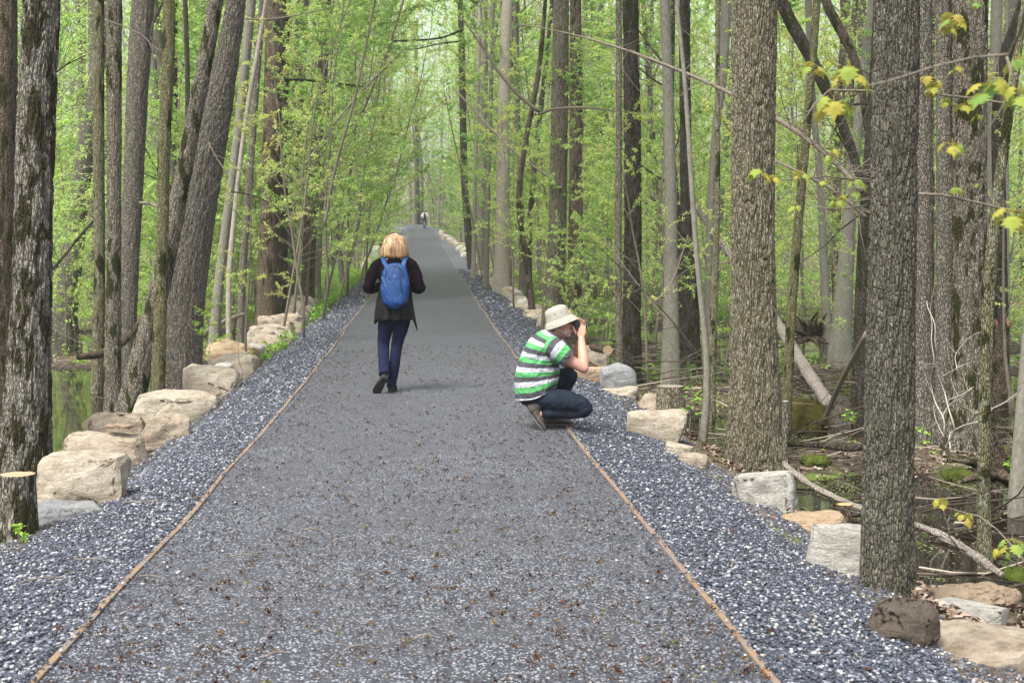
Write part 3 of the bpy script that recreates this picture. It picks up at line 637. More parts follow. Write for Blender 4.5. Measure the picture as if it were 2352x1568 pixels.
limb('broken_bough', 'pale broken bough curving up from the mud left of the smooth pole trunk', 'log', 'deadwood',
     [(560, 722, 9, 29), (530, 730, 9, 28.5), (495, 748, 11, 28), (466, 766, 12, 27.5)], seed=12)
limb('broken_bough', 'brown bough slanting into the water behind the dark mossy stem', 'log', 'brown',
     [(345, 712, 9, 22.5), (318, 745, 13, 22), (285, 785, 17, 21), (240, 812, 20, 20.5), (180, 820, 14, 20)], sides=20, seed=13)
limb('hooked_branch', 'dark branch hooking down from the broad grey trunk to the olive one', 'branch', 'dark',
     [(376, 160, 8, 18), (371, 130, 8, 18), (355, 100, 8, 19), (345, 85, 6, 20), (352, 50, 5, 21), (374, 5, 4, 21)], seed=14)
limb('dead_branch', 'short grey branch stub bridging the broad grey trunk and the olive one', 'branch', 'twig',
     [(322, 466, 8, 21), (345, 467, 8, 20), (368, 478, 7, 19)], seed=15)
limb('leaning_branch', 'dark arm reaching up left from the forked slim tree', 'branch', 'twig',
     [(1240, 258, 9, 31), (1190, 220, 8, 31), (1140, 160, 7, 31), (1110, 110, 6, 31), (1060, 40, 4, 31)], twigs=8, seed=16)
limb('leaning_branch', 'slender arm arching right from the forked slim tree in front of the ridged trunk', 'branch', 'twig',
     [(1240, 262, 7, 30), (1270, 250, 6, 29), (1340, 246, 5, 28), (1420, 256, 3, 28)], twigs=6, seed=17)
limb('leaning_branch', 'long thin grey branch falling right through the saplings above the right gravel', 'branch', 'twig',
     [(1040, 200, 4, 46), (1130, 300, 6, 42), (1200, 365, 6, 40), (1290, 425, 6, 38)], twigs=8, seed=18)
limb('bare_branch', 'dark arching branch over the path at the top, from the left trees', 'branch', 'dark',
     [(690, 90, 7, 40), (760, 80, 6, 40), (830, 84, 5, 41), (900, 96, 4, 42), (1010, 90, 4, 43), (1060, 70, 6, 44)], twigs=12, seed=19)
limb('bare_branch', 'long low branch crossing over the path towards the left saplings', 'branch', 'dark',
     [(610, 185, 7, 34), (680, 182, 6, 34), (760, 190, 5, 35), (840, 200, 4, 36)], twigs=12, seed=20)
limb('bare_branch', 'slanting branch rising right from the left sapling thicket to the top', 'branch', 'twig',
     [(760, 420, 6, 36), (800, 330, 6, 36), (850, 220, 5, 36), (900, 90, 5, 36), (930, -10, 4, 36)], twigs=14, seed=21)
limb('bare_branch', 'second slanting branch rising from the left sapling thicket, lower and flatter', 'branch', 'twig',
     [(700, 380, 5, 33), (770, 280, 5, 33), (840, 200, 5, 33), (920, 120, 4, 33)], twigs=14, seed=22)
limb('bare_branch', 'branch rising from the third pale rock row towards the middle top', 'branch', 'twig',
     [(745, 520, 7, 30), (770, 380, 7, 30), (815, 230, 6, 30), (850, 60, 5, 30), (868, -30, 4, 30)], twigs=14, seed=23)
for i, (lab, pts) in enumerate([
 ('thin dark branch angling up right between the mossy giant and the lichened trunk', [(112, 180, 4, 20), (150, 150, 3, 20), (200, 125, 2, 20)]),
 ('fine grey branch sweeping down right in front of the broad grey trunk', [(240, 45, 3, 18), (290, 62, 3, 18), (340, 88, 3, 18), (352, 120, 2, 18)]),
 ('pale hanging twig before the largest leaning tree', [(478, 325, 3, 18), (495, 360, 3, 18), (526, 405, 4, 18)]),
 ('slim branch drooping right from the smooth pole trunk', [(530, 440, 3, 24), (580, 448, 3, 24), (630, 470, 3, 24), (655, 500, 2, 24)]),
 ('thin level branch at the top crossing left of the path', [(556, 43, 4, 26), (620, 46, 4, 26), (690, 34, 3, 26), (760, 18, 2, 26)]),
 ('thin branch rising left beside the brush pile', [(1560, 760, 4, 20), (1500, 700, 4, 20), (1440, 620, 3, 20), (1385, 545, 2, 20)]),
 ('long slanting twig through the saplings right of the photographer', [(1610, 820, 4, 17), (1530, 720, 4, 17.5), (1450, 640, 3, 18), (1380, 570, 2, 18)]),
 ('curved pale shoot hanging beside the tilting grey trunk', [(1495, 700, 3, 18), (1540, 660, 3, 18), (1562, 600, 3, 18), (1580, 540, 2, 18)]),
 ('fine twig crossing left of the widest furrowed trunk', [(1600, 560, 3, 19), (1640, 610, 3, 19), (1675, 600, 3, 19)]),
 ('bent thin branch over the far path from the right trees', [(1062, 95, 4, 50), (1010, 100, 3, 50), (950, 115, 3, 50), (880, 110, 2, 50)]),
 ('thin grey pole leaning left over the far right gravel', [(1108, 640, 4, 50), (1085, 500, 4, 50), (1045, 330, 3, 50), (1020, 210, 2, 50)]),
 ('slender arching stem over the walker far away', [(1000, 470, 3, 90), (960, 380, 2, 90), (910, 340, 2, 90)])]):
    limb('bare_branch', lab, 'branch', 'twig' if i % 3 else 'dark', pts, twigs=5, seed=60 + i)
# dead bleached bush
mb = MB(); r = np.random.RandomState(9)
for pts in ([(2168, 1062, 10), (2180, 1030, 9), (2190, 990, 8), (2180, 960, 7), (2176, 900, 6), (2160, 850, 5), (2142, 790, 4), (2138, 730, 4), (2140, 690, 3)],
            [(2180, 1030, 8), (2190, 1000, 7), (2215, 975, 6), (2240, 965, 5)], [(2176, 930, 6), (2195, 905, 5), (2225, 890, 4), (2245, 893, 3)],
            [(2176, 1035, 8), (2163, 1000, 7), (2168, 965, 6), (2150, 920, 6), (2142, 870, 5), (2140, 830, 5), (2136, 770, 4), (2146, 720, 3), (2148, 650, 2)],
            [(2164, 870, 4), (2190, 845, 3), (2225, 830, 3)], [(2192, 850, 4), (2198, 820, 3), (2225, 780, 3), (2260, 755, 2)], [(2168, 965, 5), (2190, 935, 4), (2210, 905, 3)],
            [(2245, 955, 5), (2290, 930, 5), (2330, 900, 4)], [(2160, 1000, 4), (2150, 960, 3), (2155, 935, 2)]):
    Q, q, _s = resample([tuple(at(x, y, 14.2) + Vector((0, 0.15 * math.sin(i * 1.7 + pts[0][0]), 0))) for i, (x, y, _) in enumerate(pts)], [w_ * 14.2 / FPX / 2 * 0.55 for *_, w_ in pts], 0.04)
    Q = Q + 0.030 * np.stack([vn(Q[:, 2] * 6, Q[:, 0] * 6, 0, 3) - 0.5, 0 * q, vn(Q[:, 0] * 7, Q[:, 2] * 5, 0, 4) - 0.5], -1); mb.tube(Q, q, 6)
    for k in range(2):
        j = r.randint(3, len(Q) - 2); d = r.normal(0, 1, 3) * (1, 0.5, 0.8); d /= np.linalg.norm(d); mb.tube([Q[j], Q[j] + d * 0.1, Q[j] + d * 0.2 + (0, 0, 0.04)], [q[j] * 0.5, q[j] * 0.4, 0.002], 4, cap=False)
tag(link('dead_bush', mb.mesh('dead_bush'), B['bleached']), 'bleached leafless bush of forked branches in front of the fused grey clump', 'bush')

# stumps
def stump(label, px, py, wpx, hpx, bk, Y=None, seed=1, cutcol=(0.62, 0.42, 0.24), slant=0.0, name='tree_stump', moss=False, rag=0.0):
    hp = hit(px, py) if Y is None else at(px, py, Y); Yv = hp.y; rr = wpx * Yv / FPX / 2; h = hpx * Yv / FPX
    loc = Vector((hp.x, hp.y + rr, min(hp.z, float(ground_z(hp.x, hp.y + rr))))); h += hp.z - loc.z
    V, F, idx = trunk_arrays([(0, 0, -0.3), (0, 0, 0), (slant * 0.5, 0, h * 0.6), (slant, 0, h)], [rr * 1.08, rr * 1.05, rr * 0.97, rr * 0.95], 96, 0.015, 0.010, 30, 0.12, seed)
    V = np.array(V).reshape(-1, 96, 3)
    if rag:
        th = np.arange(96) / 96 * 6.28; V[-10:, :, 2] += (rag * np.abs(vn(np.cos(th) * 4, np.sin(th) * 4, 0, seed)) * h)[None] * np.linspace(0, 1, 10)[:, None]
    root = empty(name, loc); tag(root, label, 'stump')
    link('bark', npmesh('bark', V.reshape(-1, 3), F, None, True), B[bk], root)
    top = V[-1]; ce = top.mean(0); rings = [top * 1.0]
    W = [top]; 
    for k in (0.8, 0.5, 0.2): W.append(ce + (top - ce) * k + np.array([0, 0, 0.003]) * (1 if not rag else -8))
    W = np.concatenate(W + [ce[None] + (0, 0, 0.003)]); FF = [(a * 96 + j, a * 96 + (j + 1) % 96, (a + 1) * 96 + (j + 1) % 96, (a + 1) * 96 + j) for a in range(3) for j in range(96)]
    FF += [(288 + j, 288 + (j + 1) % 96, 384) for j in range(96)]
    t = NT('cut_wood', 0.8, 0.2); d = t.n('ShaderNodeVectorMath'); d.operation = 'LENGTH'; t.l(t.map((1, 1, 0)), d.inputs[0])
    wv_ = t.math('SINE', t.math('MULTIPLY', t.math('ADD', d.outputs['Value'], t.math('MULTIPLY', t.noise(t.map(), 9, 3), 0.02)), 420.0))
    link('cut_face', npmesh('cut_face', W, FF), t.color(t.mix(t.math('MULTIPLY_ADD', wv_, 0.3, 0.5), tuple(x * 0.65 for x in cutcol), cutcol)), root)
    return root
stump('freshly sawn shaggy stump at the left edge beside the lowest gravel', 30, 1240, 84, 148, 'mossy', seed=61, cutcol=(0.40, 0.27, 0.17))
stump('short grey ridged stump behind the tan block, thin shoots in front', 1543, 1000, 66, 112, 'furrow', Y=15.2, seed=62, cutcol=(0.25, 0.22, 0.18))
stump('small orange cut stump at the water edge behind the flat ochre slab', 1944, 1184, 38, 24, 'brown', Y=11.3, seed=63, cutcol=(0.60, 0.32, 0.14))
stump('broken reddish stump in the water at the right, torn ragged top', 2303, 862, 44, 92, 'brown', Y=21, seed=64, cutcol=(0.35, 0.18, 0.10), rag=0.25)
stump('narrow weathered grey post stump leaning on the widest furrowed trunk', 1804, 1060, 15, 140, 'grey', Y=14.0, seed=65, cutcol=(0.4, 0.36, 0.3))
lg = limb('cut_log', 'short sawn log with pale round end, on the rocks right of the man', 'log', 'brown', [(1362, 796, 20, 23.2), (1378, 800, 22, 22.7), (1396, 804, 24, 22.0)], sides=28, ds=0.05, amp=0.006, seed=66)
cd = (at(1396, 804, 22.0) - at(1378, 800, 22.7)).normalized(); cu = cd.cross(Vector((0, 0, 1))).normalized(); cw = cd.cross(cu); mb = MB(); c0 = at(1396, 804, 22.0) - at(1362, 796, 23.2) + cd * 0.006
mb.add([tuple(c0 + (cu * math.cos(a_) + cw * math.sin(a_)) * 0.072) for a_ in np.linspace(0, 2 * math.pi, 25)[:-1]], [tuple(range(24))])
link('cut_face', mb.mesh('cut_face', False), plain('cut_pale', (0.28, 0.20, 0.125), 0.85, 0.25, 40), lg)
# upturned roots
def rootmass(label, px, py, Y, s, seed):
    r = np.random.RandomState(seed); mb = MB()
    for k in range(26):
        a = r.uniform(0, math.pi * 2); el = r.uniform(-0.1, 1.2); L = s * r.uniform(0.5, 1.1); d = np.array([math.cos(a) * math.cos(el), 0.5 * math.sin(a), math.sin(el)]); p = [np.zeros(3)]
        for i in range(5): d = d + r.normal(0, 0.25, 3); d /= np.linalg.norm(d); p.append(p[-1] + d * L / 5)
        mb.tube(p, np.linspace(0.10 * s, 0.012, 6), 7, cap=False)
    o = link('upturned_roots', mb.mesh('upturned_roots'), B['brown'], None, at(px, py, Y)); tag(o, label, 'roots')
rootmass('dark upturned root mass far behind the thin olive trunk', 1860, 775, 30, 0.75, 5)
rootmass('reddish bark-covered root heap leaning to the right picture edge above black water', 2300, 1090, 13.2, 0.6, 6)
# ------------------------------------------------------------------ rocks
def rockmat(name, cols, dirt=0.2, scale=1.0):
    t = NT(name, 0.92, 0.2); p = t.map((1, 1, 1.8))
    a = t.noise(p, 4.5 * scale, 8, 0.68, 0.8); b = t.noise(t.map(), 45, 6, 0.8); s_ = t.noise(t.map((0.5, 0.5, 3.5), rot=(0.25, 0.15, 0)), 7, 5, 0.6, 1.2)
    c = t.ramp(a, [(0.28, cols[0]), (0.5, cols[1]), (0.7, cols[2])])
    c = t.mix(t.math('MULTIPLY', t.ramp(s_, [(0.52, 0.0), (0.6, 1.0)]), 0.45), c, cols[3])
    c = t.mix(t.math('MULTIPLY', t.ramp(b, [(0.42, 0.0), (0.68, 1.0)]), 0.5), c, tuple(x * 0.5 for x in cols[1]))
    c = t.mix(t.math('MULTIPLY', t.ramp(t.noise(t.map(), 13, 6, 0.7), [(0.52, 0.0), (0.60, 1.0)]), 0.35), c, tuple(x * 0.62 for x in cols[0]))
    if dirt:
        up = t.sep(t.n('ShaderNodeNewGeometry').outputs['Normal'])[2]
        d = t.math('MULTIPLY', t.ramp(up, [(0.55, 0.0), (0.95, 1.0)]), t.ramp(t.noise(t.map(), 5, 5, 0.7), [(0.5, 0.0), (0.62, 1.0)]))
        c = t.mix(t.math('MULTIPLY', d, dirt), c, (0.13, 0.095, 0.06))
    t.bump(t.math('ADD', t.math('MULTIPLY', b, 0.9), t.math('MULTIPLY', s_, 0.6)), 1.0, 0.035); return t.color(c)
RM = {
 'cream': rockmat('stone_cream', [(0.273, 0.229, 0.163), (0.477, 0.419, 0.325), (0.620, 0.578, 0.488), (0.372, 0.330, 0.260)], 0.5),
 'tan': rockmat('stone_tan', [(0.236, 0.184, 0.130), (0.422, 0.356, 0.267), (0.558, 0.489, 0.390), (0.285, 0.254, 0.215)], 0.7),
 'white': rockmat('stone_white', [(0.298, 0.279, 0.240), (0.496, 0.483, 0.436), (0.657, 0.641, 0.592), (0.360, 0.343, 0.286)], 0.3),
 'grey': rockmat('stone_grey', [(0.186, 0.191, 0.189), (0.322, 0.330, 0.332), (0.446, 0.457, 0.455), (0.236, 0.254, 0.267)], 0.3),
 'ochre': rockmat('stone_ochre', [(0.310, 0.191, 0.104), (0.484, 0.356, 0.221), (0.583, 0.483, 0.351), (0.273, 0.254, 0.234)], 0.2),
 'brown': rockmat('stone_brown', [(0.085, 0.068, 0.052), (0.14, 0.115, 0.09), (0.20, 0.17, 0.135), (0.10, 0.082, 0.063)], 0.1),
}
def rock_mesh(name, w, d, h, seed, round_=0.35, cuts=8, rough=1.0, flat=0.0):
    r = np.random.RandomState(seed); pts = []
    for sx in (-1, 1):
        for sy in (-1, 1):
            for sz in (-1, 1):
                pts.append([sx * r.uniform(0.62, 1.0), sy * r.uniform(0.6, 1.0), sz * r.uniform(0.62, 1.0) * (1 - flat * (sx + 1) / 2 if sz > 0 else 1)])
    for i in range(7):
        v = r.normal(0, 1, 3); v /= np.abs(v).max(); pts.append(v * r.uniform(0.88, 1.0))
    pts = np.array(pts)
    if round_ >= 0.7:
        pts = r.normal(0, 1, (70, 3)); pts /= np.linalg.norm(pts, axis=1)[:, None]; pts = np.sign(pts) * np.abs(pts) ** 0.85
    elif round_: pts = pts * (1 - round_) + pts / np.linalg.norm(pts, axis=1)[:, None] * round_ * 1.15
    bm = bmesh.new()
    for p in pts: bm.verts.new(p)
    bmesh.ops.convex_hull(bm, input=bm.verts)
    loose = [v for v in bm.verts if not v.link_faces]; bmesh.ops.delete(bm, geom=loose, context='VERTS')
    bmesh.ops.scale(bm, vec=(w / 2, d / 2, h / 2), verts=bm.verts)
    bmesh.ops.bevel(bm, geom=list(bm.edges), offset=min(w, d, h) * 0.05, segments=2, affect='EDGES', clamp_overlap=True)
    bmesh.ops.triangulate(bm, faces=bm.faces)
    mx = max(w, d, h)
    for it in range(5):
        es = [e for e in bm.edges if e.calc_length() > mx / cuts]
        if not es: break
        bmesh.ops.subdivide_edges(bm, edges=es, cuts=1); bmesh.ops.triangulate(bm, faces=bm.faces)
    bm.normal_update(); co = np.array([v.co for v in bm.verts]); no = np.array([v.normal for v in bm.verts])
    k = 2.2 / mx
    dsp = (fbm(co[:, 0] * k * 1.3, co[:, 1] * k * 1.3, co[:, 2] * k * 2.0, seed) - 0.5) * 0.11 * mx
    rd = 1 - np.abs(2 * vn(co[:, 0] * k * 3, co[:, 1] * k * 3, co[:, 2] * k * 4, seed + 9) - 1)
    dsp += -np.clip(rd - 0.75, 0, 1) * 0.05 * mx * 0.5 + (fbm(co[:, 0] * k * 9, co[:, 1] * k * 9, co[:, 2] * k * 9, seed + 3, 4) - 0.5) * 0.030 * mx
    co = co + no * (dsp * rough)[:, None]
    if round_ < 0.7:
        for q in range(16):                       # flat fracture faces
            nv = r.normal(0, 1, 3); nv /= np.linalg.norm(nv); dt = co @ nv; lim = dt.max() * r.uniform(0.80, 0.93)
            co -= nv * np.clip(dt - lim, 0, None)[:, None] * 0.88
    for v, c_ in zip(bm.verts, co): v.co = c_
    me = bpy.data.meshes.new(name); bm.to_mesh(me); bm.free()
    me.polygons.foreach_set('use_smooth', np.ones(len(me.polygons), bool))
    return me
def rock(label, x0, y0, x1, y1, mat, seed, deep=0.85, tall=0.8, rz=0.0, round_=0.3, flat=0.0, group=None, name='boulder', Y=None, rough=1.0, cuts=None, cat='boulder'):
    cx = (x0 + x1) / 2; hp = hit_shelf(cx, y1) if Y is None else at(cx, y1, Y); Yv = hp.y
    w_ = (x1 - x0) * Yv / FPX; d = w_ * deep; h = (y1 - y0) * Yv / FPX * tall
    gz = min(hp.z, float(ground_z(hp.x, Yv + d / 2))); dn = hp.z - gz + 0.12; h0 = max(h, 0.05) + dn
    me = rock_mesh(name, w_ * 1.06, d, h0, seed, round_, cuts or (26 if w_ > 0.5 and Yv < 14 else 12 if Yv < 30 else 7), rough, flat)
    o = link(name, me, RM[mat], None, (hp.x + (hp.x / Yv) * d / 2, Yv + d / 2, hp.z - dn + h0 / 2)); o.rotation_euler = (0, 0, rz)
    tag(o, label, cat, group); return o
K = 'boulders edging the path'
rock('large cream block with a flat pale top, beside the sawn stump', 70, 1012, 304, 1168, 'cream', 1, 0.75, 0.85, 0.05, 0.2, group=K, rough=0.9)
rock('pinkish boulder with a sloping shoulder, behind the dirt-topped one', 188, 925, 345, 990, 'tan', 3, 0.8, 0.9, 0.1, 0.4, group=K)
rock('greyish cream boulder with soil on top, just behind the large cream block', 130, 972, 352, 1070, 'tan', 2, 0.7, 0.85, 0.1, 0.2, group=K, rough=0.8)
rock('knobbly tan rock with crevices at the gravel edge, right of the pinkish boulder', 326, 932, 438, 1016, 'tan', 4, 0.8, 0.8, 0.3, 0.35, group=K, rough=1.3)
rock('low grey slab half buried in gravel beneath the large cream block', 62, 1126, 262, 1192, 'grey', 5, 0.8, 0.45, 0.25, 0.3, group=K)
rock('flat wrinkled pale rock at the foot of the olive trunk', 304, 888, 500, 946, 'cream', 6, 0.7, 0.75, 0.2, 0.3, group=K, rough=1.2)
rock('big rounded cream boulder with a shadowed underside, sixth pale rock from the stump', 414, 828, 552, 897, 'cream', 7, 0.9, 0.85, 0.1, 0.35, group=K)
rock('angular pale boulder right behind the big rounded cream one', 474, 802, 594, 845, 'cream', 8, 0.9, 0.8, 0.0, 0.2, group=K)
rock('small tan rock left of the angular pale boulder at the pole trunk', 450, 818, 484, 846, 'tan', 9, 0.9, 0.9, group=K)
rock('long flat topped orange cream rock behind the angular pale boulder', 466, 770, 602, 818, 'ochre', 10, 0.7, 0.8, 0.2, 0.25, group=K)
rock('pinkish tan rock with a sunken side, next up the left row', 576, 756, 660, 800, 'tan', 11, 0.9, 0.8, 0.2, 0.3, group=K)
rock('wide low cream rock across the left row under the thin pole', 562, 738, 682, 768, 'cream', 12, 0.7, 0.8, 0.1, 0.3, group=K)
rock('pale tan slab leaning toward the path below the two round rocks', 590, 712, 708, 744, 'tan', 13, 0.8, 0.9, 0.2, 0.2, group=K)
rock('left one of the pair of round cream rocks at the green bank', 656, 684, 708, 716, 'cream', 14, 0.9, 0.9, 0, 0.5, group=K)
rock('right one of the pair of round cream rocks at the green bank', 662, 671, 732, 702, 'cream', 15, 0.9, 0.9, 0, 0.4, group=K)
r_ = np.random.RandomState(8)
for i, (x, y, s) in enumerate([(846, 602, 20), (858, 590, 17), (840, 588, 14), (866, 576, 15), (876, 562, 13), (852, 575, 13), (884, 552, 11), (872, 552, 10), (836, 610, 15), (890, 545, 8)]):
    rock('small pale rock, one of a heap far up the left edge of the gravel', x - s * 0.7, y - s * 0.9, x + s * 0.7, y, ['cream', 'white'][i % 2], 40 + i, 1, 1, i, 0.4, group='small rocks far up the left edge')
# right row
rock('great tan slab in the bottom right corner strewn with soil', 2075, 1422, 2450, 1610, 'tan', 21, 0.9, 0.70, -0.15, 0.1, group=K, rough=0.5, Y=6.3)
rock('smooth dark brown boulder, the only brown one, at the gravel edge', 1998, 1362, 2156, 1476, 'brown', 22, 0.9, 0.9, 0.1, 1.0, group=K, rough=0.4)
rock('long whitish block with a soil heap on it behind the brown boulder', 2122, 1372, 2326, 1436, 'white', 23, 0.5, 0.85, -0.05, 0.1, group=K, rough=0.5, Y=8.1)
rock('tall whitish boulder partly hidden by the nearest scaly trunk', 1842, 1180, 2030, 1318, 'white', 24, 0.7, 0.85, -0.2, 0.3, group=K)
rock('flat orange ochre slab between the pale block and the tall whitish boulder', 1768, 1160, 1952, 1212, 'ochre', 25, 0.8, 0.5, -0.3, 0.15, group=K, rough=0.5)
rock('pale block with a pitted white face at the foot of the widest furrowed trunk', 1672, 1066, 1832, 1162, 'white', 26, 0.8, 0.82, -0.2, 0.2, group=K)
rock('lower flat tan rock just before the widest furrowed trunk', 1560, 1030, 1634, 1072, 'tan', 27, 0.8, 0.7, -0.3, 0.2, group=K)
rock('upper flat cream rock behind the lower flat tan one', 1524, 1004, 1598, 1048, 'cream', 28, 0.8, 0.7, -0.3, 0.2, group=K)
rock('sharp edged cream block with a smooth face, right of the crouching man', 1436, 934, 1577, 1010, 'cream', 29, 0.7, 0.85, -0.1, 0.05, group=K, rough=0.5)
rock('streaky brown wood-grained rock behind the sharp edged cream block', 1462, 900, 1560, 940, 'tan', 30, 0.8, 0.9, -0.2, 0.4, group=K, rough=1.2)
rock('thin flat cream rock at the gravel edge behind the man', 1354, 878, 1480, 908, 'cream', 31, 0.5, 0.6, -0.2, 0.2, group=K)
rock('faceted light grey block right of the ochre and grey slab', 1376, 824, 1462, 896, 'grey', 32, 0.8, 0.85, 0.2, 0.1, group=K, rough=0.6)
rock('flat ochre and grey slab right behind the crouching man', 1290, 818, 1398, 872, 'ochre', 33, 0.9, 0.6, 0, 0.1, group=K, rough=0.5)
rock('cream rock behind the photographer beyond the ochre slab', 1330, 782, 1400, 820, 'cream', 34, 0.9, 0.8, 0, 0.3, group=K)
rock('rounded greenish grey boulder above the man, left of his hat', 1194, 706, 1262, 734, 'cream', 35, 0.9, 0.9, 0, 0.5, group=K)
rock('pointed cream rock touching the hat on its left', 1224, 716, 1300, 756, 'cream', 36, 0.9, 0.9, 0.2, 0.2, group=K)
rock('low pinkish slab by the two thin trunks above the hat', 1160, 690, 1250, 712, 'tan', 37, 0.8, 0.8, 0.1, 0.3, group=K)
for i, (x0, y0, x1, y1) in enumerate([(1124, 645, 1156, 664), (1138, 655, 1176, 674), (1150, 664, 1190, 684), (1168, 674, 1200, 695)]):
    rock(['topmost', 'second', 'third', 'lowest'][i] + ' pale rock of the short chain before the mossy footed trunk', x0, y0 - 4, x1, y1, ['cream', 'white', 'cream', 'white'][i], 50 + i, 0.9, 1.15, 0.2 * i, 0.35, group=K)
for i in range(34):
    f = i / 33; x = np.interp(f, [0, 0.25, 0.6, 1], [1107, 1080, 1052, 1014]) + r_.uniform(-9, 9) * (1.2 - f); y = np.interp(f, [0, 0.25, 0.6, 1], [632, 598, 568, 540]) + r_.uniform(-5, 5)
    s = np.interp(f, [0, 1], [30, 15]) * r_.uniform(0.75, 1.3)
    rock('small pale rock, one of the long heap up the right edge of the far gravel', x - s / 2, y - s * 0.5, x + s / 2, y, ['cream', 'white', 'tan'][i % 3], 70 + i, 1, 1.2, i, 0.4, group='small rocks far up the right edge')
q_ = np.random.RandomState(3)
for i in range(15):
    f = i / 14; x = np.interp(f, [0, 0.3, 0.6, 1], [492, 585, 668, 726]) + q_.uniform(-8, 8); y = np.interp(f, [0, 0.3, 0.6, 1], [868, 806, 742, 694]) + q_.uniform(-3, 5); s = np.interp(f, [0, 1], [46, 24]) * q_.uniform(0.8, 1.2)
    rock('small pale rock wedged between the boulders of the left row', x - s / 2, y - s * 0.6, x + s / 2, y, ['cream', 'white', 'tan'][i % 3], 120 + i, 1, 1, i * 0.7, 0.25, group='small rocks between the left boulders')
for i in range(18):
    f = i / 17; x = np.interp(f, [0, 0.45, 1], [1268, 1205, 1120]) + q_.uniform(-8, 8); y = np.interp(f, [0, 0.45, 1], [752, 708, 648]) + q_.uniform(-3, 5); s = np.interp(f, [0, 1], [38, 20]) * q_.uniform(0.8, 1.25)
    rock('small pale rock wedged between the boulders beyond the crouching man', x - s / 2, y - s * 0.65, x + s / 2, y, ['cream', 'white', 'tan'][i % 3], 150 + i, 1, 1.1, i * 0.7, 0.25, group='small rocks between the right boulders')
# mossy boulder in the water
o = rock('dome shaped boulder covered in brown green moss, standing in the swamp', 1800, 912, 1900, 972, 'brown', 90, 0.9, 0.95, 0, 0.9, rough=0.5, Y=17.8)
o.data.materials.clear(); o.data.materials.append(plain('moss_brown', (0.048, 0.043, 0.012), 1, 0.6, 16, 1.0, 0.02, 0))
# soil heap on the long whitish block
me = rock_mesh('soil_heap', 0.52, 0.26, 0.13, 91, 0.7, 30, 1.9); p = at(2240, 1368, 8.4)
tag(link('soil_heap', me, plain('soil', (0.20, 0.155, 0.11), 1, 0.4, 30, 1.0, 0.02, 0), None, p), 'crumbly heap of pale brown soil lying on the long whitish block', 'soil')
me = rock_mesh('soil_heap', 0.40, 0.3, 0.08, 92, 0.7, 26, 1.9); p = at(2105, 1368, 8.8)
tag(link('soil_heap', me, bpy.data.materials['soil'], None, p), 'low soil mound at the foot of the nearest scaly trunk', 'soil')
me = rock_mesh('soil_heap', 0.26, 0.2, 0.03, 93, 0.7, 26, 1.5); p = at(275, 978, 13.0)
tag(link('soil_heap', me, bpy.data.materials['soil'], None, p), 'thin patch of soil on top of the greyish cream boulder', 'soil')
# moss cushions on the right mud
for i, (x, y, s, lab) in enumerate([(1872, 1062, 60, 'long low moss strip at the water edge before the mud bank'), (2200, 1095, 66, 'bright moss cushion under the bleached bush'), (2290, 1040, 60, 'moss cushion right of the bleached bush'),
                               (1935, 905, 46, 'moss hummock beside the mossy boulder'), (2350, 1385, 90, 'bright moss bank at the right edge behind the slabs'), (2330, 1120, 46, 'dark moss at the foot of the trunk on the right edge'), (1950, 880, 60, 'grassy moss hummock behind the propped pole')]):
    hp = hit(x, y); me = rock_mesh('moss_cushion', s * 1.2 * hp.y / FPX, 0.5 * s * hp.y / FPX + 0.2, 0.16, 95 + i, 0.9, 16, 0.8)
    tag(link('moss_cushion', me, MOSSM, None, (hp.x, hp.y, max(hp.z, WZ) + 0.01)), lab, 'moss')

# ------------------------------------------------------------------ ground cover, litter, brush
def herbs(name, label, n, size, region, seed, hmax=0.35, mat=HERB, per=7):
    r = np.random.RandomState(seed); X, Yv = region(r, n); Z = ground_z(X, Yv); k = Z > WZ + 0.02; X, Yv, Z = X[k], Yv[k], Z[k]
    n = len(X); hh = hmax * (0.2 + 0.8 * r.rand(n)) * (0.4 + fbm(X * 0.7, Yv * 0.7, 0, seed)); P = []; D = []
    for j in range(per):
        a = r.uniform(0, 6.28, n); rad = r.uniform(0.0, 0.09, n); f = r.uniform(0.3, 1, n)
        P.append(np.stack([X + np.cos(a) * rad, Yv + np.sin(a) * rad, Z + hh * f], -1)); D.append(np.stack([np.cos(a), np.sin(a), r.uniform(-0.1, 0.7, n)], -1))
    P = np.concatenate(P); D = np.concatenate(D); V, F = leaf_arrays(P, D, size, r)
    tn = np.clip(0.5 + 1.2 * (fbm(P[:, 0] * 0.5, P[:, 1] * 0.5, 0, seed + 1) - 0.5) + r.normal(0, 0.2, len(P)), 0, 1)
    tag(link(name, npmesh(name, V, F, {'tint': np.repeat(tn, 4)}), mat), label, 'plants', kind='stuff')
def reg(ylo, yhi, ulo, uhi, thr, sides=(-1, 1), pw=1.0):
    def f(r, n):
        Yv = ylo + (yhi - ylo) * r.rand(n) ** pw; u = r.choice(sides, n) * (ulo + (uhi - ulo) * r.rand(n) ** 1.4)
        X = xc(Yv) + u; k = fbm(X * 0.45, Yv * 0.35, 0, 55) > thr
        return X[k], Yv[k]
    return f
herbs('ground_cover', 'bright green low herbs covering the banks along the far half of the path', 22000, 0.10, lambda r, n: (lambda X, Y: (X[(X - xc(Y) < 0) | (X - xc(Y) > 3.5)], Y[(X - xc(Y) < 0) | (X - xc(Y) > 3.5)]))(*reg(24, 75, 2.35, 26, 0.38)(r, n)), 1, 0.35)
herbs('ground_cover', 'bright green herb layer on the slopes at the far end of the path', 11000, 0.16, reg(65, 240, 2.45, 45, 0.38), 2, 0.6)
herbs('ground_cover', 'sparse green seedlings on the mud of the right swamp', 900, 0.05, reg(9, 32, 3.6, 14, 0.50, (1,)), 3, 0.14)
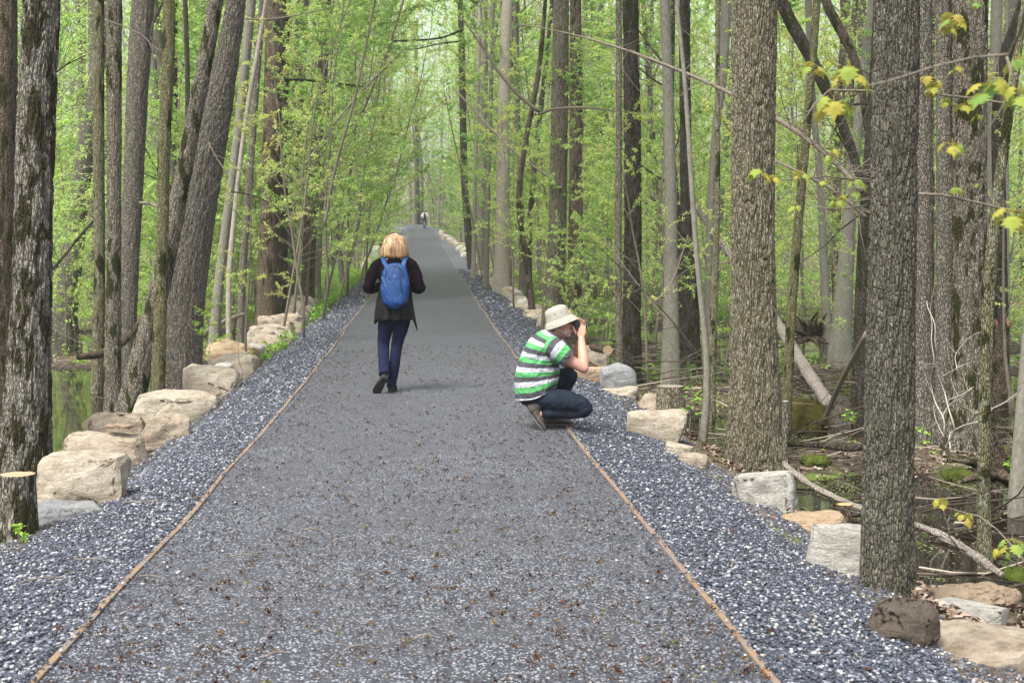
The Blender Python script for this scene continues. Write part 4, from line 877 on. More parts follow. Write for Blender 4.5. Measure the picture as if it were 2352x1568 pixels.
herbs('ground_cover', 'green shoots on the far left mud', 1800, 0.07, reg(24, 60, 6, 24, 0.48, (-1,)), 4, 0.4)
def litter():
    r = np.random.RandomState(4); n = 42000; Yv = 7 + 55 * r.rand(n) ** 1.6; u = np.where(r.rand(n) < 0.6, 1, -1) * (2.6 + (2 + Yv * 0.33) * r.rand(n)); X = xc(Yv) + u; Z = ground_z(X, Yv)
    k = (Z > WZ - 0.01); X, Yv, Z = X[k], Yv[k], Z[k]; n = len(X)
    a = r.uniform(0, 6.28, n); D = np.stack([np.cos(a), np.sin(a), r.normal(0, 0.3, n)], -1)
    V, F = leaf_arrays(np.stack([X, Yv, Z + 0.015 + 0.02 * r.rand(n)], -1), D, 0.058, r, 0.1, 0.8)
    t = NT('dead_leaf', 0.85, 0.2); m = t.color(t.ramp(t.attr('tint'), [(0.0, (0.05, 0.032, 0.02)), (0.4, (0.14, 0.095, 0.065)), (0.75, (0.22, 0.165, 0.125)), (1.0, (0.36, 0.30, 0.25))]))
    tag(link('leaf_litter', npmesh('leaf_litter', V, F, {'tint': np.repeat(r.rand(n), 4)}), m), 'brown and silvery dead leaves lying on the swamp mud', 'leaf litter', kind='stuff')
litter()
def brush():
    r = np.random.RandomState(6); mb = MB()
    for k in range(760):
        if k < 170: Yv = r.normal(24, 3.0); u = r.uniform(3.0, 6.5)          # brush pile behind the man
        elif k < 200: Yv = r.normal(21.5, 0.8); u = -r.uniform(3.2, 4.2)       # twigs under the leaning tree
        else: Yv = 8.5 + 36 * r.rand() ** 1.3; u = (r.choice([1, 1, 1, -1]) if Yv > 25 else 1) * (3.0 + (1.5 + Yv * 0.33) * r.rand())
        x = float(xc(Yv)) + u; z = max(float(ground_z(x, Yv)), WZ) + r.uniform(0, 0.05) + (r.uniform(0, 0.45) if k < 170 else 0)
        a = r.uniform(0, 6.28) if r.rand() < 0.3 else r.normal(0, 0.5); L = r.uniform(0.3, 1.5); d = np.array([math.cos(a), math.sin(a), r.normal(0, 0.12)]); p = [np.array([x, Yv, z])]
        for i in range(5):
            d = d + r.normal(0, 0.22, 3) * (1, 1, 0.5); d /= np.linalg.norm(d); q = p[-1] + d * L / 5; q[2] = max(q[2], max(float(ground_z(q[0], q[1])), WZ) + 0.01); p.append(q)
        mb.tube(p, np.linspace(r.choice([0.005, 0.007, 0.009, 0.012, 0.02]), 0.003, 6), 5, cap=False, a=r.rand() ** 1.5)
    t = NT('brushwood', 0.9, 0.15); m = t.color(t.ramp(t.attr('tint'), [(0.0, (0.03, 0.024, 0.018)), (0.5, (0.11, 0.085, 0.062)), (1.0, (0.36, 0.31, 0.25))]))
    tag(link('brushwood', mb.mesh('brushwood', True, 'tint'), m), 'tangle of fallen sticks on the swamp floor and in the brush pile', 'brushwood', kind='stuff')
brush()
# twigs dropped on the gravel
r_ = np.random.RandomState(12)
TW = [(455, 1155, 60, 0.1), (560, 1290, 70, 0.0), (720, 1230, 60, -0.2), (1870, 1435, 160, 0.5), (1700, 1295, 130, 0.4), (2020, 1400, 110, -0.7), (1380, 1440, 50, 0.3), (640, 1520, 60, 0.1), (350, 1340, 90, -0.2), (100, 1345, 110, 0.1), (1760, 1190, 80, 0.3), (1950, 1300, 90, 0.8), (980, 1480, 60, 0.0), (820, 1505, 70, 0.2), (210, 1300, 100, -0.1), (330, 1165, 120, -0.1)]
for i, (x, y, L, a) in enumerate(TW):
    hp = hit(x, y); Lm = L * hp.y / FPX; mb = MB(); p = []; 
    for k in range(7): p.append((Lm * (k / 6 - 0.5), 0.05 * Lm * math.sin(k * 1.1 + i), 0.012 + 0.02 * math.sin(k * 0.5)))
    mb.tube(p, np.linspace(0.004, 0.002, 7), 5); 
    if i % 2: mb.tube([p[3], (p[3][0] + Lm * 0.15, p[3][1] + Lm * 0.12, 0.03), (p[3][0] + Lm * 0.25, p[3][1] + Lm * 0.25, 0.02)], [0.003, 0.002, 0.0015], 4)
    o = link('fallen_twig', mb.mesh('fallen_twig'), B['twig'], None, hp + Vector((0, 0, 0.01))); o.rotation_euler = (0, 0, a * 2.5)
    tag(o, 'thin bare twig dropped on the path or gravel', 'twig', 'twigs dropped on the path')

# ------------------------------------------------------------------ the forest behind: trees and saplings, each one its own thing
TR = []
for i in range(9):
    r = np.random.RandomState(40 + i); H = 15 + 5 * r.rand(); P = [(0, 0, -0.4)]; R0 = [0.13, 0.17, 0.10, 0.20, 0.14, 0.08, 0.07, 0.11, 0.23][i]; w2 = np.zeros(2); p = np.zeros(2)
    for k in range(1, 15):
        w2 = w2 * 0.7 + r.normal(0, 0.06, 2) + r.normal(0, 0.02, 2) * i / 4; p = p + w2 * 0.7; P.append((p[0], p[1], H * k / 14 - 0.2))
    RR = R0 * (1 - 0.62 * np.linspace(0, 1, 15)); V, F, idx = trunk_arrays(P, RR, 16, 0.35, 0, 28, 0.35, i)
    mb = MB(); mb.add(V, F)
    for k in range(16):                                     # bare side branches
        tt = r.uniform(2.5, 13); ii = int(tt); b = np.array(P[ii]) + (np.array(P[ii + 1]) - np.array(P[ii])) * (tt - ii); a = r.uniform(0, 6.28); el = r.uniform(0.1, 0.8)
        d = np.array([math.cos(a) * math.cos(el), math.sin(a) * math.cos(el), math.sin(el)]); L = r.uniform(1.0, 3.2); pt = [b]
        for j in range(6): d = d + r.normal(0, 0.14, 3); d /= np.linalg.norm(d); pt.append(pt[-1] + d * L / 6)
        mb.tube(pt, np.linspace(0.022, 0.004, 7), 5, cap=False)
        for q in range(3):
            d3 = d + r.normal(0, 0.6, 3); d3 /= np.linalg.norm(d3); s_ = pt[2 + q]; mb.tube([s_, s_ + d3 * 0.4, s_ + d3 * 0.8 + (0, 0, 0.08)], [0.009, 0.006, 0.003], 3, cap=False)
    me = mb.mesh('forest_trunk_%d' % i); me.materials.append(B[['grey', 'brown', 'smooth', 'greymoss', 'grey', 'pale', 'smooth', 'dark', 'grey'][i]]); TR.append((me, P[-1]))
placed = [(o.location.x, o.location.y) for o in C.objects if o.get('category') in ('tree',)]
def free(x, Yv, dmin):
    for a, b in placed:
        if (a - x) ** 2 + ((b - Yv) * 0.6) ** 2 < dmin * dmin: return False
    return True
def side_word(u): return 'left' if u < 0 else 'right'
def band(Yv): return 'in the near woods' if Yv < 35 else 'in the middle of the woods' if Yv < 75 else 'deep in the far woods'
def put_tree(x, Yv, i, sc, lean=(0, 0), crown_i=0, rz=0):
    root = empty('forest_tree', (x, Yv, float(ground_z(x, Yv)))); root.rotation_euler = (lean[0], lean[1], rz); root.scale = (sc, sc, sc)
    me, tp = TR[i]; o = bpy.data.objects.new('trunk', me); C.objects.link(o); o.parent = root
    a, b = CRO[crown_i % 5]
    for nm, m_ in (('limbs', a), ('crown', b)):
        q = bpy.data.objects.new(nm, m_); C.objects.link(q); q.parent = root; q.location = (tp[0], tp[1], tp[2] - 2.5 - (crown_i % 3)); q.scale = (0.8, 0.8, 0.8); q.rotation_euler = (0, 0, crown_i * 0.9)
    u = x - float(xc(Yv)); kind = ['grey', 'brown', 'smooth grey', 'mossy grey', 'grey', 'pale', 'smooth grey', 'dark', 'grey'][i]
    size = 'thick' if i in (1, 3, 8) else 'slender'
    tag(root, '%s %s trunk %s on the %s of the path' % (size, kind, band(Yv), side_word(u)), 'tree', 'background trees %s of the path' % side_word(u))
    placed.append((x, Yv)); return root
def put_sap(x, Yv, i, sc, lean=(0, 0), rz=0):
    root = empty('sapling', (x, Yv, float(ground_z(x, Yv)))); root.rotation_euler = (lean[0], lean[1], 0); root.scale = (sc, sc, sc)
    a, b, H = SAP[i]
    for nm, m_ in (('stem', a), ('foliage', b)):
        q = bpy.data.objects.new(nm, m_); C.objects.link(q); q.parent = root; q.rotation_euler = (0, 0, rz)
    u = x - float(xc(Yv)); tag(root, '%s %s sapling %s, %s of the path' % ('small' if i == 6 else 'bushy' if i in (4, 5) else 'slender', 'fresh green' if i % 3 else 'yellow green', band(Yv), side_word(u)), 'sapling', 'saplings %s of the path' % side_word(u))
    return root
rr = np.random.RandomState(77); cnt = 0
def inview(x, Yv, m=1.12): return abs(x) < (0.346 * Yv) * m + 1.0
# rows of trees crowding the far path
for k in range(1200):
    if cnt >= 74: break
    Yv = 46 + 100 * rr.rand() ** 0.9; sd_ = rr.choice([-1, 1]); u = sd_ * (3.3 + 5 * rr.rand() ** 1.5); x = float(xc(Yv)) + u
    if not free(x, Yv, 1.0): continue
    put_tree(x, Yv, rr.choice([0, 2, 4, 5, 6, 5, 7, 6]), rr.uniform(0.85, 1.25), (rr.normal(0, 0.03), -sd_ * rr.uniform(-0.02, 0.07)), rr.randint(5), rr.uniform(0, 6)); cnt += 1
cnt = 0
for k in range(4000):
    if cnt >= 150: break
    Yv = 24 + 115 * rr.rand() ** 0.75; x = rr.uniform(-1, 1) * (0.36 * Yv + 2); u = x - float(xc(Yv))
    if abs(u) < 5.5 or not inview(x, Yv) or not free(x, Yv, 1.3): continue
    put_tree(x, Yv, rr.randint(9), rr.uniform(0.8, 1.3), (rr.normal(0, 0.04), rr.normal(0, 0.05)), rr.randint(5), rr.uniform(0, 6)); cnt += 1
for k in range(26):                                          # closing the view beyond the bend
    Yv = rr.uniform(168, 215); x = rr.uniform(-22, 14)
    put_tree(x, Yv, rr.randint(9), rr.uniform(1.0, 1.4), (0, rr.normal(0, 0.04)), rr.randint(5), rr.uniform(0, 6))
# saplings
n_s = 0
for (px, Yv, i, ln, sc) in [(640, 30, 1, 0.10, 1.0), (700, 27, 3, 0.06, 0.8), (740, 32, 3, 0.13, 1.0), (770, 36, 1, 0.17, 1.0), (800, 42, 7, 0.12, 1.0), (820, 40, 3, 0.13, 1.0), (660, 34, 7, 0.12, 0.9), (700, 38, 7, 0.15, 1.0), (560, 24, 0, 0.06, 0.7), (840, 50, 7, 0.09, 1),
                            (740, 46, 7, 0.11, 1.0), (780, 52, 3, 0.09, 1.1), (845, 58, 1, 0.09, 1.1), (1180, 36, 0, -0.06, 0.8), (1345, 30, 4, -0.03, 0.7), (1390, 27, 5, 0.03, 0.6), (1490, 23, 0, -0.09, 0.7), (1500, 29, 1, 0.03, 1.0), (1660, 24, 2, 0.03, 0.8), (1700, 22, 0, 0.06, 0.9),
                            (1350, 44, 1, -0.06, 1.0), (1230, 50, 7, -0.11, 1.0), (1180, 56, 3, -0.12, 1.0), (1140, 66, 7, -0.12, 1.0), (1110, 74, 1, -0.12, 1.1), (470, 23, 6, 0.06, 0.6), (1950, 24, 2, 0.00, 0.7), (2090, 26, 1, 0.00, 0.8), (2330, 20, 0, -0.06, 0.8), (150, 34, 5, 0.00, 0.8), (420, 36, 5, 0.00, 0.9), (90, 28, 1, 0.03, 0.9)]:
    x = (px - 1176) / FPX * Yv; put_sap(x, Yv, i, sc, (0, ln), rr.uniform(0, 6)); n_s += 1
cnt = 0
for k in range(3000):                                        # thicket lining the path, leaning in
    if cnt >= 90: break
    Yv = 34 + 106 * rr.rand(); sd_ = rr.choice([-1, 1]); u = sd_ * (3.1 + 4.5 * rr.rand()); x = float(xc(Yv)) + u
    put_sap(x, Yv, rr.choice([0, 1, 3, 4, 5, 7, 7, 4]), rr.uniform(0.75, 1.2), (rr.normal(0, 0.05), -sd_ * rr.uniform(-0.03, 0.15)), rr.uniform(0, 6)); cnt += 1
cnt = 0
for k in range(3000):
    if cnt >= 156: break
    Yv = 22 + 110 * rr.rand() ** 0.85; x = rr.uniform(-1, 1) * (0.36 * Yv + 2); u = x - float(xc(Yv))
    if abs(u) < 5.5 or not inview(x, Yv): continue
    if u < 0 and Yv < 32: continue
    put_sap(x, Yv, rr.randint(8), rr.uniform(0.75, 1.3), (rr.normal(0, 0.08), rr.normal(0, 0.1)), rr.uniform(0, 6)); cnt += 1
for k in range(22):                                          # leafy young trees behind the walker where the path bends away
    Yv = rr.uniform(166, 190); put_sap(rr.uniform(-9, 5), Yv, [4, 5, 7][k % 3], rr.uniform(1.0, 1.7), (0, 0), rr.uniform(0, 6))
# the far wood that closes every gap: one mass of leaves and thin trunks
def far_wood():
    r = np.random.RandomState(21); n = 300000; Yv = 110 + 130 * r.rand(n); x = r.uniform(-1, 1, n) * (0.36 * Yv + 12); u = x - xc(Yv)
    h = 32 * r.rand(n) ** 1.1; k = (np.abs(u) > np.where(Yv > 172, -1, 6)) | (h > 5.5 + (6 - np.abs(u)) * 0.5)
    x, Yv, h = x[k], Yv[k], h[k]; gz = ground_z(x, Yv); k = fbm(x * 0.3, Yv * 0.3, h * 0.4, 13) > 0.40
    x, Yv, gz, h = x[k], Yv[k], gz[k], h[k]; P = np.stack([x, Yv, gz + h], -1); D = r.normal(0, 1, (len(x), 3)) * (1, 1, 0.4)
    V, F = leaf_arrays(P, D, np.where(Yv > 165, 0.46, 0.30), r, 0.3); tn = np.clip(0.45 + 1.4 * (fbm(x * 0.25, Yv * 0.25, h * 0.3, 14) - 0.5) + r.normal(0, 0.15, len(x)), 0, 1)
    tag(link('far_wood', npmesh('far_wood', V, F, {'tint': np.repeat(tn, 4)}), LEAF), 'pale green far wood closing the view behind the trees', 'far wood', kind='stuff')
    mb = MB()
    for q in range(420):
        y_ = r.uniform(120, 240); x_ = r.uniform(-1, 1) * (0.36 * y_ + 10)
        if abs(x_ - float(xc(y_))) < (6 if y_ < 168 else -1): continue
        g = float(ground_z(x_, y_)); ln = r.normal(0, 0.05); r0 = r.uniform(0.06, 0.22)
        mb.tube([(x_, y_, g - 0.5), (x_ + ln * 8, y_, g + 8), (x_ + ln * 22 + r.normal(0, 0.5), y_, g + 24)], [r0, r0 * 0.8, r0 * 0.4], 6, cap=False)
    tag(link('far_trunks', mb.mesh('far_trunks'), B['pale']), 'mass of thin distant trunks in the far wood', 'far wood', kind='stuff')
far_wood()

# ------------------------------------------------------------------ young maple leaves hanging close on the right
def maple_leaf(r, s):
    """one five lobed leaf, stalk at origin, hanging along +x, drooping"""
    tips = [(0.00, 0.0), (-0.10, 0.30), (0.02, 0.24), (0.12, 0.58), (0.24, 0.34), (0.42, 0.60), (0.50, 0.28), (0.60, 0.40), (0.66, 0.16), (1.0, 0.0)]
    pts = [(x, y) for x, y in tips] + [(x, -y) for x, y in tips[-2:0:-1]]
    V = [(0.30, 0, 0.03)] + [(x, y, -0.32 * abs(y) ** 1.3 - 0.35 * max(0, x) ** 2 + r.normal(0, 0.012)) for x, y in pts]
    F = [(0, i + 1, (i + 1) % len(pts) + 1) for i in range(len(pts))]
    return np.array(V) * s, F
def maple(label, branches, clusters, seed):
    r = np.random.RandomState(seed); p0 = at(*branches[0][0][:2], branches[0][0][3]); root = empty('maple_branch', p0); tag(root, label, 'branch')
    mb = MB()
    for br in branches: mb.tube([tuple(at(x, y, Yv) - p0) for x, y, _, Yv in br], [w_ * Yv / FPX / 2 for _, _, w_, Yv in br], 8)
    link('twig', mb.mesh('twig'), B['twig'], root)
    for (x, y, wpx, Yv, n) in clusters:
        c = at(x, y, Yv) - p0; m2 = MB(); s0 = wpx * Yv / FPX * 0.40
        for k in range(n):
            V, F = maple_leaf(r, s0 * r.uniform(0.75, 1.15)); a = 6.28 * k / n + r.normal(0, 0.3) + seed; b = r.uniform(0.45, 1.05)
            M = Matrix.Rotation(a, 3, 'Z') @ Matrix.Rotation(b, 3, 'Y'); V = np.array([M @ Vector(v) for v in V]) + np.array(c) + np.array((math.cos(a), math.sin(a), 0)) * s0 * 0.62 + np.array((0, 0, r.uniform(-0.35, 0.45))) * s0; m2.add(V, F, r.rand()); m2.tube([tuple(c + Vector((0, 0, s0 * 0.1))), tuple(V[1])], [0.0015, 0.001], 4, a=0.95)
        m2.tube([tuple(c), tuple(c + Vector((0.0, 0.0, s0 * 0.5)))], [0.0015, 0.0015], 4, a=0.9)
        link('leaf_cluster', m2.mesh('leaf_cluster', False, 'tint'), LEAF_M, root)
maple('out of focus maple twig with drooping yellow leaves, nearest in the upper right', [[(2362, -40, 7, 3.3), (2345, 70, 7, 3.4), (2318, 125, 6, 3.5), (2240, 131, 5, 3.6), (2150, 152, 5, 3.7), (2040, 187, 4, 3.8), (1965, 203, 4, 3.9), (1958, 240, 2, 3.9)],
      [(2312, 130, 6, 3.5), (2330, 190, 5, 3.5), (2300, 250, 4, 3.5), (2250, 330, 3, 3.6), (2235, 370, 2, 3.6), (2190, 345, 2, 3.6)], [(1950, 160, 2, 3.9), (1960, 205, 2, 3.9)]],
      [(1952, 168, 120, 3.9, 6), (1915, 240, 115, 3.9, 5), (2275, 200, 135, 3.6, 6), (2345, 215, 110, 3.5, 5), (2188, 335, 84, 3.7, 4), (2325, 488, 110, 3.6, 5), (2340, 135, 80, 3.5, 4)], 1)
maple('thin maple branch reaching left past the nearest scaly trunk at eye height', [[(1996, 419, 5, 8.9), (1940, 410, 4, 8.4), (1894, 405, 3, 8.0), (1830, 412, 3, 7.8), (1770, 412, 2, 7.6)], [(1996, 440, 3, 8.9), (1960, 430, 3, 8.8)], [(1990, 472, 4, 8.8), (1950, 478, 4, 8.6), (1906, 481, 3, 8.4), (1860, 470, 2, 8.4)]],
      [(1742, 398, 74, 7.6, 5), (1775, 405, 50, 7.6, 4), (1843, 396, 62, 7.8, 4), (1910, 352, 50, 8.2, 4), (1968, 418, 56, 8.6, 5), (1925, 458, 56, 8.4, 5), (1960, 442, 46, 8.6, 4), (1828, 470, 44, 8.4, 4), (1890, 420, 36, 8.2, 3)], 2)
maple('maple branch crossing behind the nearest scaly trunk toward the right edge', [[(1842, 286, 3, 9.8), (1870, 240, 4, 9.8), (1905, 207, 5, 9.9), (2003, 209, 5, 10), (2110, 212, 5, 10), (2240, 227, 6, 10), (2360, 246, 6, 10)], [(2110, 212, 3, 10), (2160, 150, 3, 9.9), (2190, 60, 3, 9.8)], [(2240, 227, 3, 10), (2200, 150, 3, 10)]],
      [(1868, 150, 70, 9.8, 6), (1905, 140, 50, 9.8, 4), (2190, 40, 82, 9.8, 7), (2180, 62, 50, 9.8, 4), (2198, 160, 46, 9.9, 4), (2140, 180, 66, 9.9, 5), (2145, 205, 50, 9.9, 4), (2215, 240, 60, 10, 5), (2175, 232, 44, 10, 4), (2245, 265, 40, 10, 3), (2240, 5, 50, 9.8, 4)], 3)
maple('straight bare-tipped branch growing right from the nearest scaly trunk', [[(2095, 445, 7, 9.0), (2161, 447, 6, 9.0), (2230, 462, 6, 9.0), (2307, 480, 5, 9.0), (2360, 492, 5, 9.0)], [(2161, 447, 3, 9), (2130, 420, 2, 9), (2110, 380, 2, 9)]], [(2195, 433, 44, 9, 4), (2245, 424, 22, 9, 3)], 4)
maple('low maple sprig over black water in the lower right', [[(2380, 1330, 4, 7.0), (2340, 1270, 4, 7.0), (2290, 1215, 3, 7.1), (2250, 1185, 3, 7.1), (2210, 1175, 2, 7.2), (2160, 1160, 2, 7.3)]], [(2160, 1152, 50, 7.3, 4), (2215, 1184, 56, 7.2, 5), (2325, 1240, 80, 6.9, 5), (2300, 1262, 60, 6.9, 4)], 5)
# leafy shoots between the rocks and by the stump
def shoot(label, px, py, hpx, seed, Y=None, n=7, ls=0.06):
    hp = hit(px, py) if Y is None else at(px, py, Y); h = hpx * hp.y / FPX; r = np.random.RandomState(seed); root = empty('seedling', hp); tag(root, label, 'seedling'); mb = MB(); pts = [(0, 0, -0.05)]
    for i in range(1, 6): pts.append((r.normal(0, 0.03) * h, r.normal(0, 0.03) * h, h * i / 5))
    mb.tube(pts, np.linspace(0.006, 0.002, 6), 5); LP = []; LD = []
    for k in range(n):
        z = h * (0.35 + 0.65 * (k + 0.5) / n); a = k * 2.4; b = np.array([0, 0, z]); d = np.array([math.cos(a), math.sin(a), 0.35]); L = h * r.uniform(0.12, 0.3); mb.tube([b, b + d * L], [0.003, 0.0015], 4)
        for q in range(6): LP.append(b + d * L * (0.4 + 0.12 * q)); e = r.normal(0, 1, 3); e[2] *= 0.4; LD.append(e + d)
    link('stem', mb.mesh('stem'), B['twig'], root); V, F = leaf_arrays(np.array(LP), np.array(LD), ls, r); link('leaves', npmesh('leaves', V, F, {'tint': np.repeat(r.uniform(0.4, 0.9, len(LP)), 4)}), HERB, root)
shoot('small bright shoot in front of the olive trunk on the pale rocks', 368, 936, 120, 1, n=6)
shoot('nettle-like seedling with toothed leaves at the foot of the sawn stump', 46, 1248, 44, 2, n=5, ls=0.05)
shoot('slender leafy shoot between the gravel and the angular pale boulder', 550, 880, 130, 3, n=3)
shoot('leafy seedling spraying over the wide low cream rock', 586, 800, 190, 4, n=9, ls=0.08)
shoot('young green shoot by the pole trunk at the mud', 470, 822, 110, 5, Y=19, n=8, ls=0.09)
shoot('bright shoots beside the short grey ridged stump', 1585, 1000, 110, 6, Y=14.6, n=7)
shoot('leafy green seedling on the mud left of the bleached bush', 2120, 1090, 110, 7, Y=14, n=5)
shoot('green sprig on the right bank below the root heap', 2330, 1110, 60, 8, Y=12.5, n=8)
shoot('grass green tuft on the leaf litter beside the propped pole', 1952, 985, 40, 9, Y=16, n=8)
def mid_foliage():
    """leafy understorey between the far trunks, too dense to count"""
    r = np.random.RandomState(31); n = 260000; Yv = 52 + 68 * r.rand(n); x = r.uniform(-1, 1, n) * (0.36 * Yv + 6); u = x - xc(Yv); h = 17 * r.rand(n) ** 1.2
    k = ((np.abs(u) > 4.5 + 1.5 * fbm(Yv * 0.4, h * 0.4, 0, 3)) | (h > 5.0 + (5.5 - np.abs(u)) * 0.6)) & (fbm(x * 0.45, Yv * 0.45, h * 0.6, 33) > 0.50); x, Yv, h = x[k], Yv[k], h[k]
    P = np.stack([x, Yv, ground_z(x, Yv) + h], -1); D = r.normal(0, 1, (len(x), 3)) * (1, 1, 0.35)
    V, F = leaf_arrays(P, D, 0.15, r, 0.3); tn = np.clip(0.5 + 1.4 * (fbm(x * 0.3, Yv * 0.3, h * 0.3, 34) - 0.5) + r.normal(0, 0.15, len(x)), 0, 1)
    tag(link('understorey_leaves', npmesh('understorey_leaves', V, F, {'tint': np.repeat(tn, 4)}), LEAF), 'loose clouds of small green leaves between the far trunks', 'foliage', kind='stuff')
mid_foliage()
def near_foliage():
    """fine leaves of the bushes standing behind the first trunks"""
    r = np.random.RandomState(41); n = 330000; Yv = 31 + 27 * r.rand(n); x = r.uniform(-1, 1, n) * (0.36 * Yv + 3); u = x - xc(Yv); h = 9.5 * r.rand(n) ** 1.1
    k = (np.abs(u) > 7.0) & (fbm(x * 0.7, Yv * 0.7, h * 0.9, 43) > 0.55); x, Yv, h = x[k], Yv[k], h[k]
    P = np.stack([x, Yv, ground_z(x, Yv) + h], -1); D = r.normal(0, 1, (len(x), 3)) * (1, 1, 0.35)
    V, F = leaf_arrays(P, D, 0.075, r, 0.3); tn = np.clip(0.5 + 1.4 * (fbm(x * 0.5, Yv * 0.5, h * 0.5, 44) - 0.5) + r.normal(0, 0.15, len(x)), 0, 1)
    tag(link('understorey_leaves', npmesh('understorey_leaves', V, F, {'tint': np.repeat(tn, 4)}), LEAF), 'fine fresh green leaf clouds behind the first trunks', 'foliage', kind='stuff')
near_foliage()
# ------------------------------------------------------------------ people
def ring_loft(rings, n=32, attr=None):
    """rings: (centre, U, V[, power]); U and V are the half axes. Closed at both ends."""
    V = []; A = []
    for k, rg in enumerate(rings):
        c, U, W = Vector(rg[0]), Vector(rg[1]), Vector(rg[2]); pw = rg[3] if len(rg) > 3 else 2.0
        for j in range(n):
            a = 2 * math.pi * j / n; ca, sa = math.cos(a), math.sin(a)
            x = math.copysign(abs(ca) ** (2 / pw), ca); y = math.copysign(abs(sa) ** (2 / pw), sa)
            V.append(tuple(c + U * x + W * y)); A.append(attr[k] if attr else 0.0)
    m = len(rings); F = [(i * n + j, i * n + (j + 1) % n, (i + 1) * n + (j + 1) % n, (i + 1) * n + j) for i in range(m - 1) for j in range(n)]
    F.append(tuple(range(n - 1, -1, -1))); F.append(tuple(range((m - 1) * n, m * n)))
    return np.array(V), F, np.array(A)
def smooth_rings(rings, sub=4):
    R_ = [tuple(Vector(x) if not isinstance(x, (int, float)) else x for x in rg) for rg in rings]; out = []
    n = len(R_)
    for i in range(n - 1):
        p0, p1, p2, p3 = R_[max(i - 1, 0)], R_[i], R_[i + 1], R_[min(i + 2, n - 1)]
        for s in range(sub):
            t = s / sub; q = []
            for a, b, c, d in zip(p0, p1, p2, p3):
                q.append(0.5 * ((2 * b) + (c - a) * t + (2 * a - 5 * b + 4 * c - d) * t * t + (3 * b - a - 3 * c + d) * t ** 3))
            out.append(tuple(q))
    out.append(R_[-1]); return out
def limb_rings(P, Rr, ref=(0, 1, 0), flat=None, endcap=True):
    P = [Vector(p) for p in P]; rings = []; n = len(P)
    for i in range(n):
        T = (P[min(i + 1, n - 1)] - P[max(i - 1, 0)]).normalized(); U = Vector(ref) - T * T.dot(Vector(ref))
        if U.length < 1e-3: U = Vector((1, 0, 0)) - T * T.x
        U.normalize(); W = T.cross(U); f = flat[i] if flat else 1.0
        rings.append((P[i], U * Rr[i] * f, W * Rr[i]))
    rings = smooth_rings(rings, 5)
    if endcap:
        def cap(rg, d):
            c, U, W = rg; r0 = (U.length + W.length) / 2
            return [(c + d * r0 * s, U * math.sqrt(max(0.02, 1 - s * s)), W * math.sqrt(max(0.02, 1 - s * s))) for s in (0.35, 0.65, 0.87, 0.98)]
        a = cap(rings[0], (P[0] - P[1]).normalized())[::-1]; b = cap(rings[-1], (P[-1] - P[-2]).normalized()); rings = a + rings + b
    return rings
def union(name, parts, mat, parent, voxel=0.008, sm=4, disp=None):
    """parts: list of ring lists (closed lofts), fused into one continuous surface"""
    mb = MB()
    for rg in parts:
        V, F, A = ring_loft(rg, 28); mb.add(V, F)
    me = mb.mesh(name + '_raw', False); o = bpy.data.objects.new(name, me); C.objects.link(o)
    bm = bmesh.new(); bm.from_mesh(me); bmesh.ops.recalc_face_normals(bm, faces=bm.faces); bm.to_mesh(me); bm.free()
    m = o.modifiers.new('r', 'REMESH'); m.mode = 'VOXEL'; m.voxel_size = voxel
    s_ = o.modifiers.new('s', 'SMOOTH'); s_.iterations = sm; s_.factor = 0.5
    bpy.context.view_layer.update(); dg = bpy.context.evaluated_depsgraph_get(); me2 = bpy.data.meshes.new_from_object(o.evaluated_get(dg)); me2.name = name
    o.modifiers.clear(); o.data = me2; bpy.data.meshes.remove(me)
    if disp:
        co = np.empty(len(me2.vertices) * 3); me2.vertices.foreach_get('co', co); co = co.reshape(-1, 3)
        no = np.empty(len(me2.vertices) * 3); me2.vertices.foreach_get('normal', no); no = no.reshape(-1, 3)
        co = co + no * disp(co)[:, None]; me2.vertices.foreach_set('co', co.ravel()); me2.update()
    me2.polygons.foreach_set('use_smooth', np.ones(len(me2.polygons), bool)); me2.materials.append(mat); o.parent = parent; return o
def ell(c, rx, ry, rz, M=None, n=9):
    M = M or Matrix.Identity(3); out = []
    for i in range(n + 1):
        ph = math.pi * i / n; s = max(math.sin(ph), 0.03); z = -math.cos(ph)
        out.append((Vector(c) + M @ Vector((0, 0, rz * z)), M @ Vector((rx * s, 0, 0)), M @ Vector((0, ry * s, 0))))
    return out
def loftobj(name, rings, mat, parent, attr=None, n=40, aname='s', extra=None):
    V, F, A = ring_loft(rings, n, attr)
    if extra is not None: V = extra(V)
    o = link(name, npmesh(name, V, F, {aname: A} if attr else None, True), mat, parent); return o
def cloth(name, col, rough=0.85, fold=14, fs=0.5, spec=0.2, var=0.2, sheen=0.0):
    t = NT(name, rough, spec); f = t.noise(t.map((1, 1, 0.5)), fold, 3, 0.5, 0.8); g = t.noise(t.map(), 400, 2)
    t.bump(t.math('ADD', f, t.math('MULTIPLY', g, 0.06)), fs, 0.02); t.b.inputs['Sheen Weight'].default_value = sheen
    return t.color(t.mix(f, tuple(x * (1 - var) for x in col), tuple(x * (1 + var) for x in col)))
def folds(k=18, amp=0.006, seed=1, zk=0.35):
    def f(co):
        n = fbm(co[:, 0] * k + 2 * np.sin(co[:, 2] * 7), co[:, 1] * k, co[:, 2] * k * zk, seed, 3); rid = 1 - np.abs(2 * n - 1) * 1.6
        return amp * (rid - 0.4)
    return f
SKIN = plain('skin', (0.42, 0.25, 0.18), 0.55, 0.10, 30, 0.25, 0.002, 0.4)

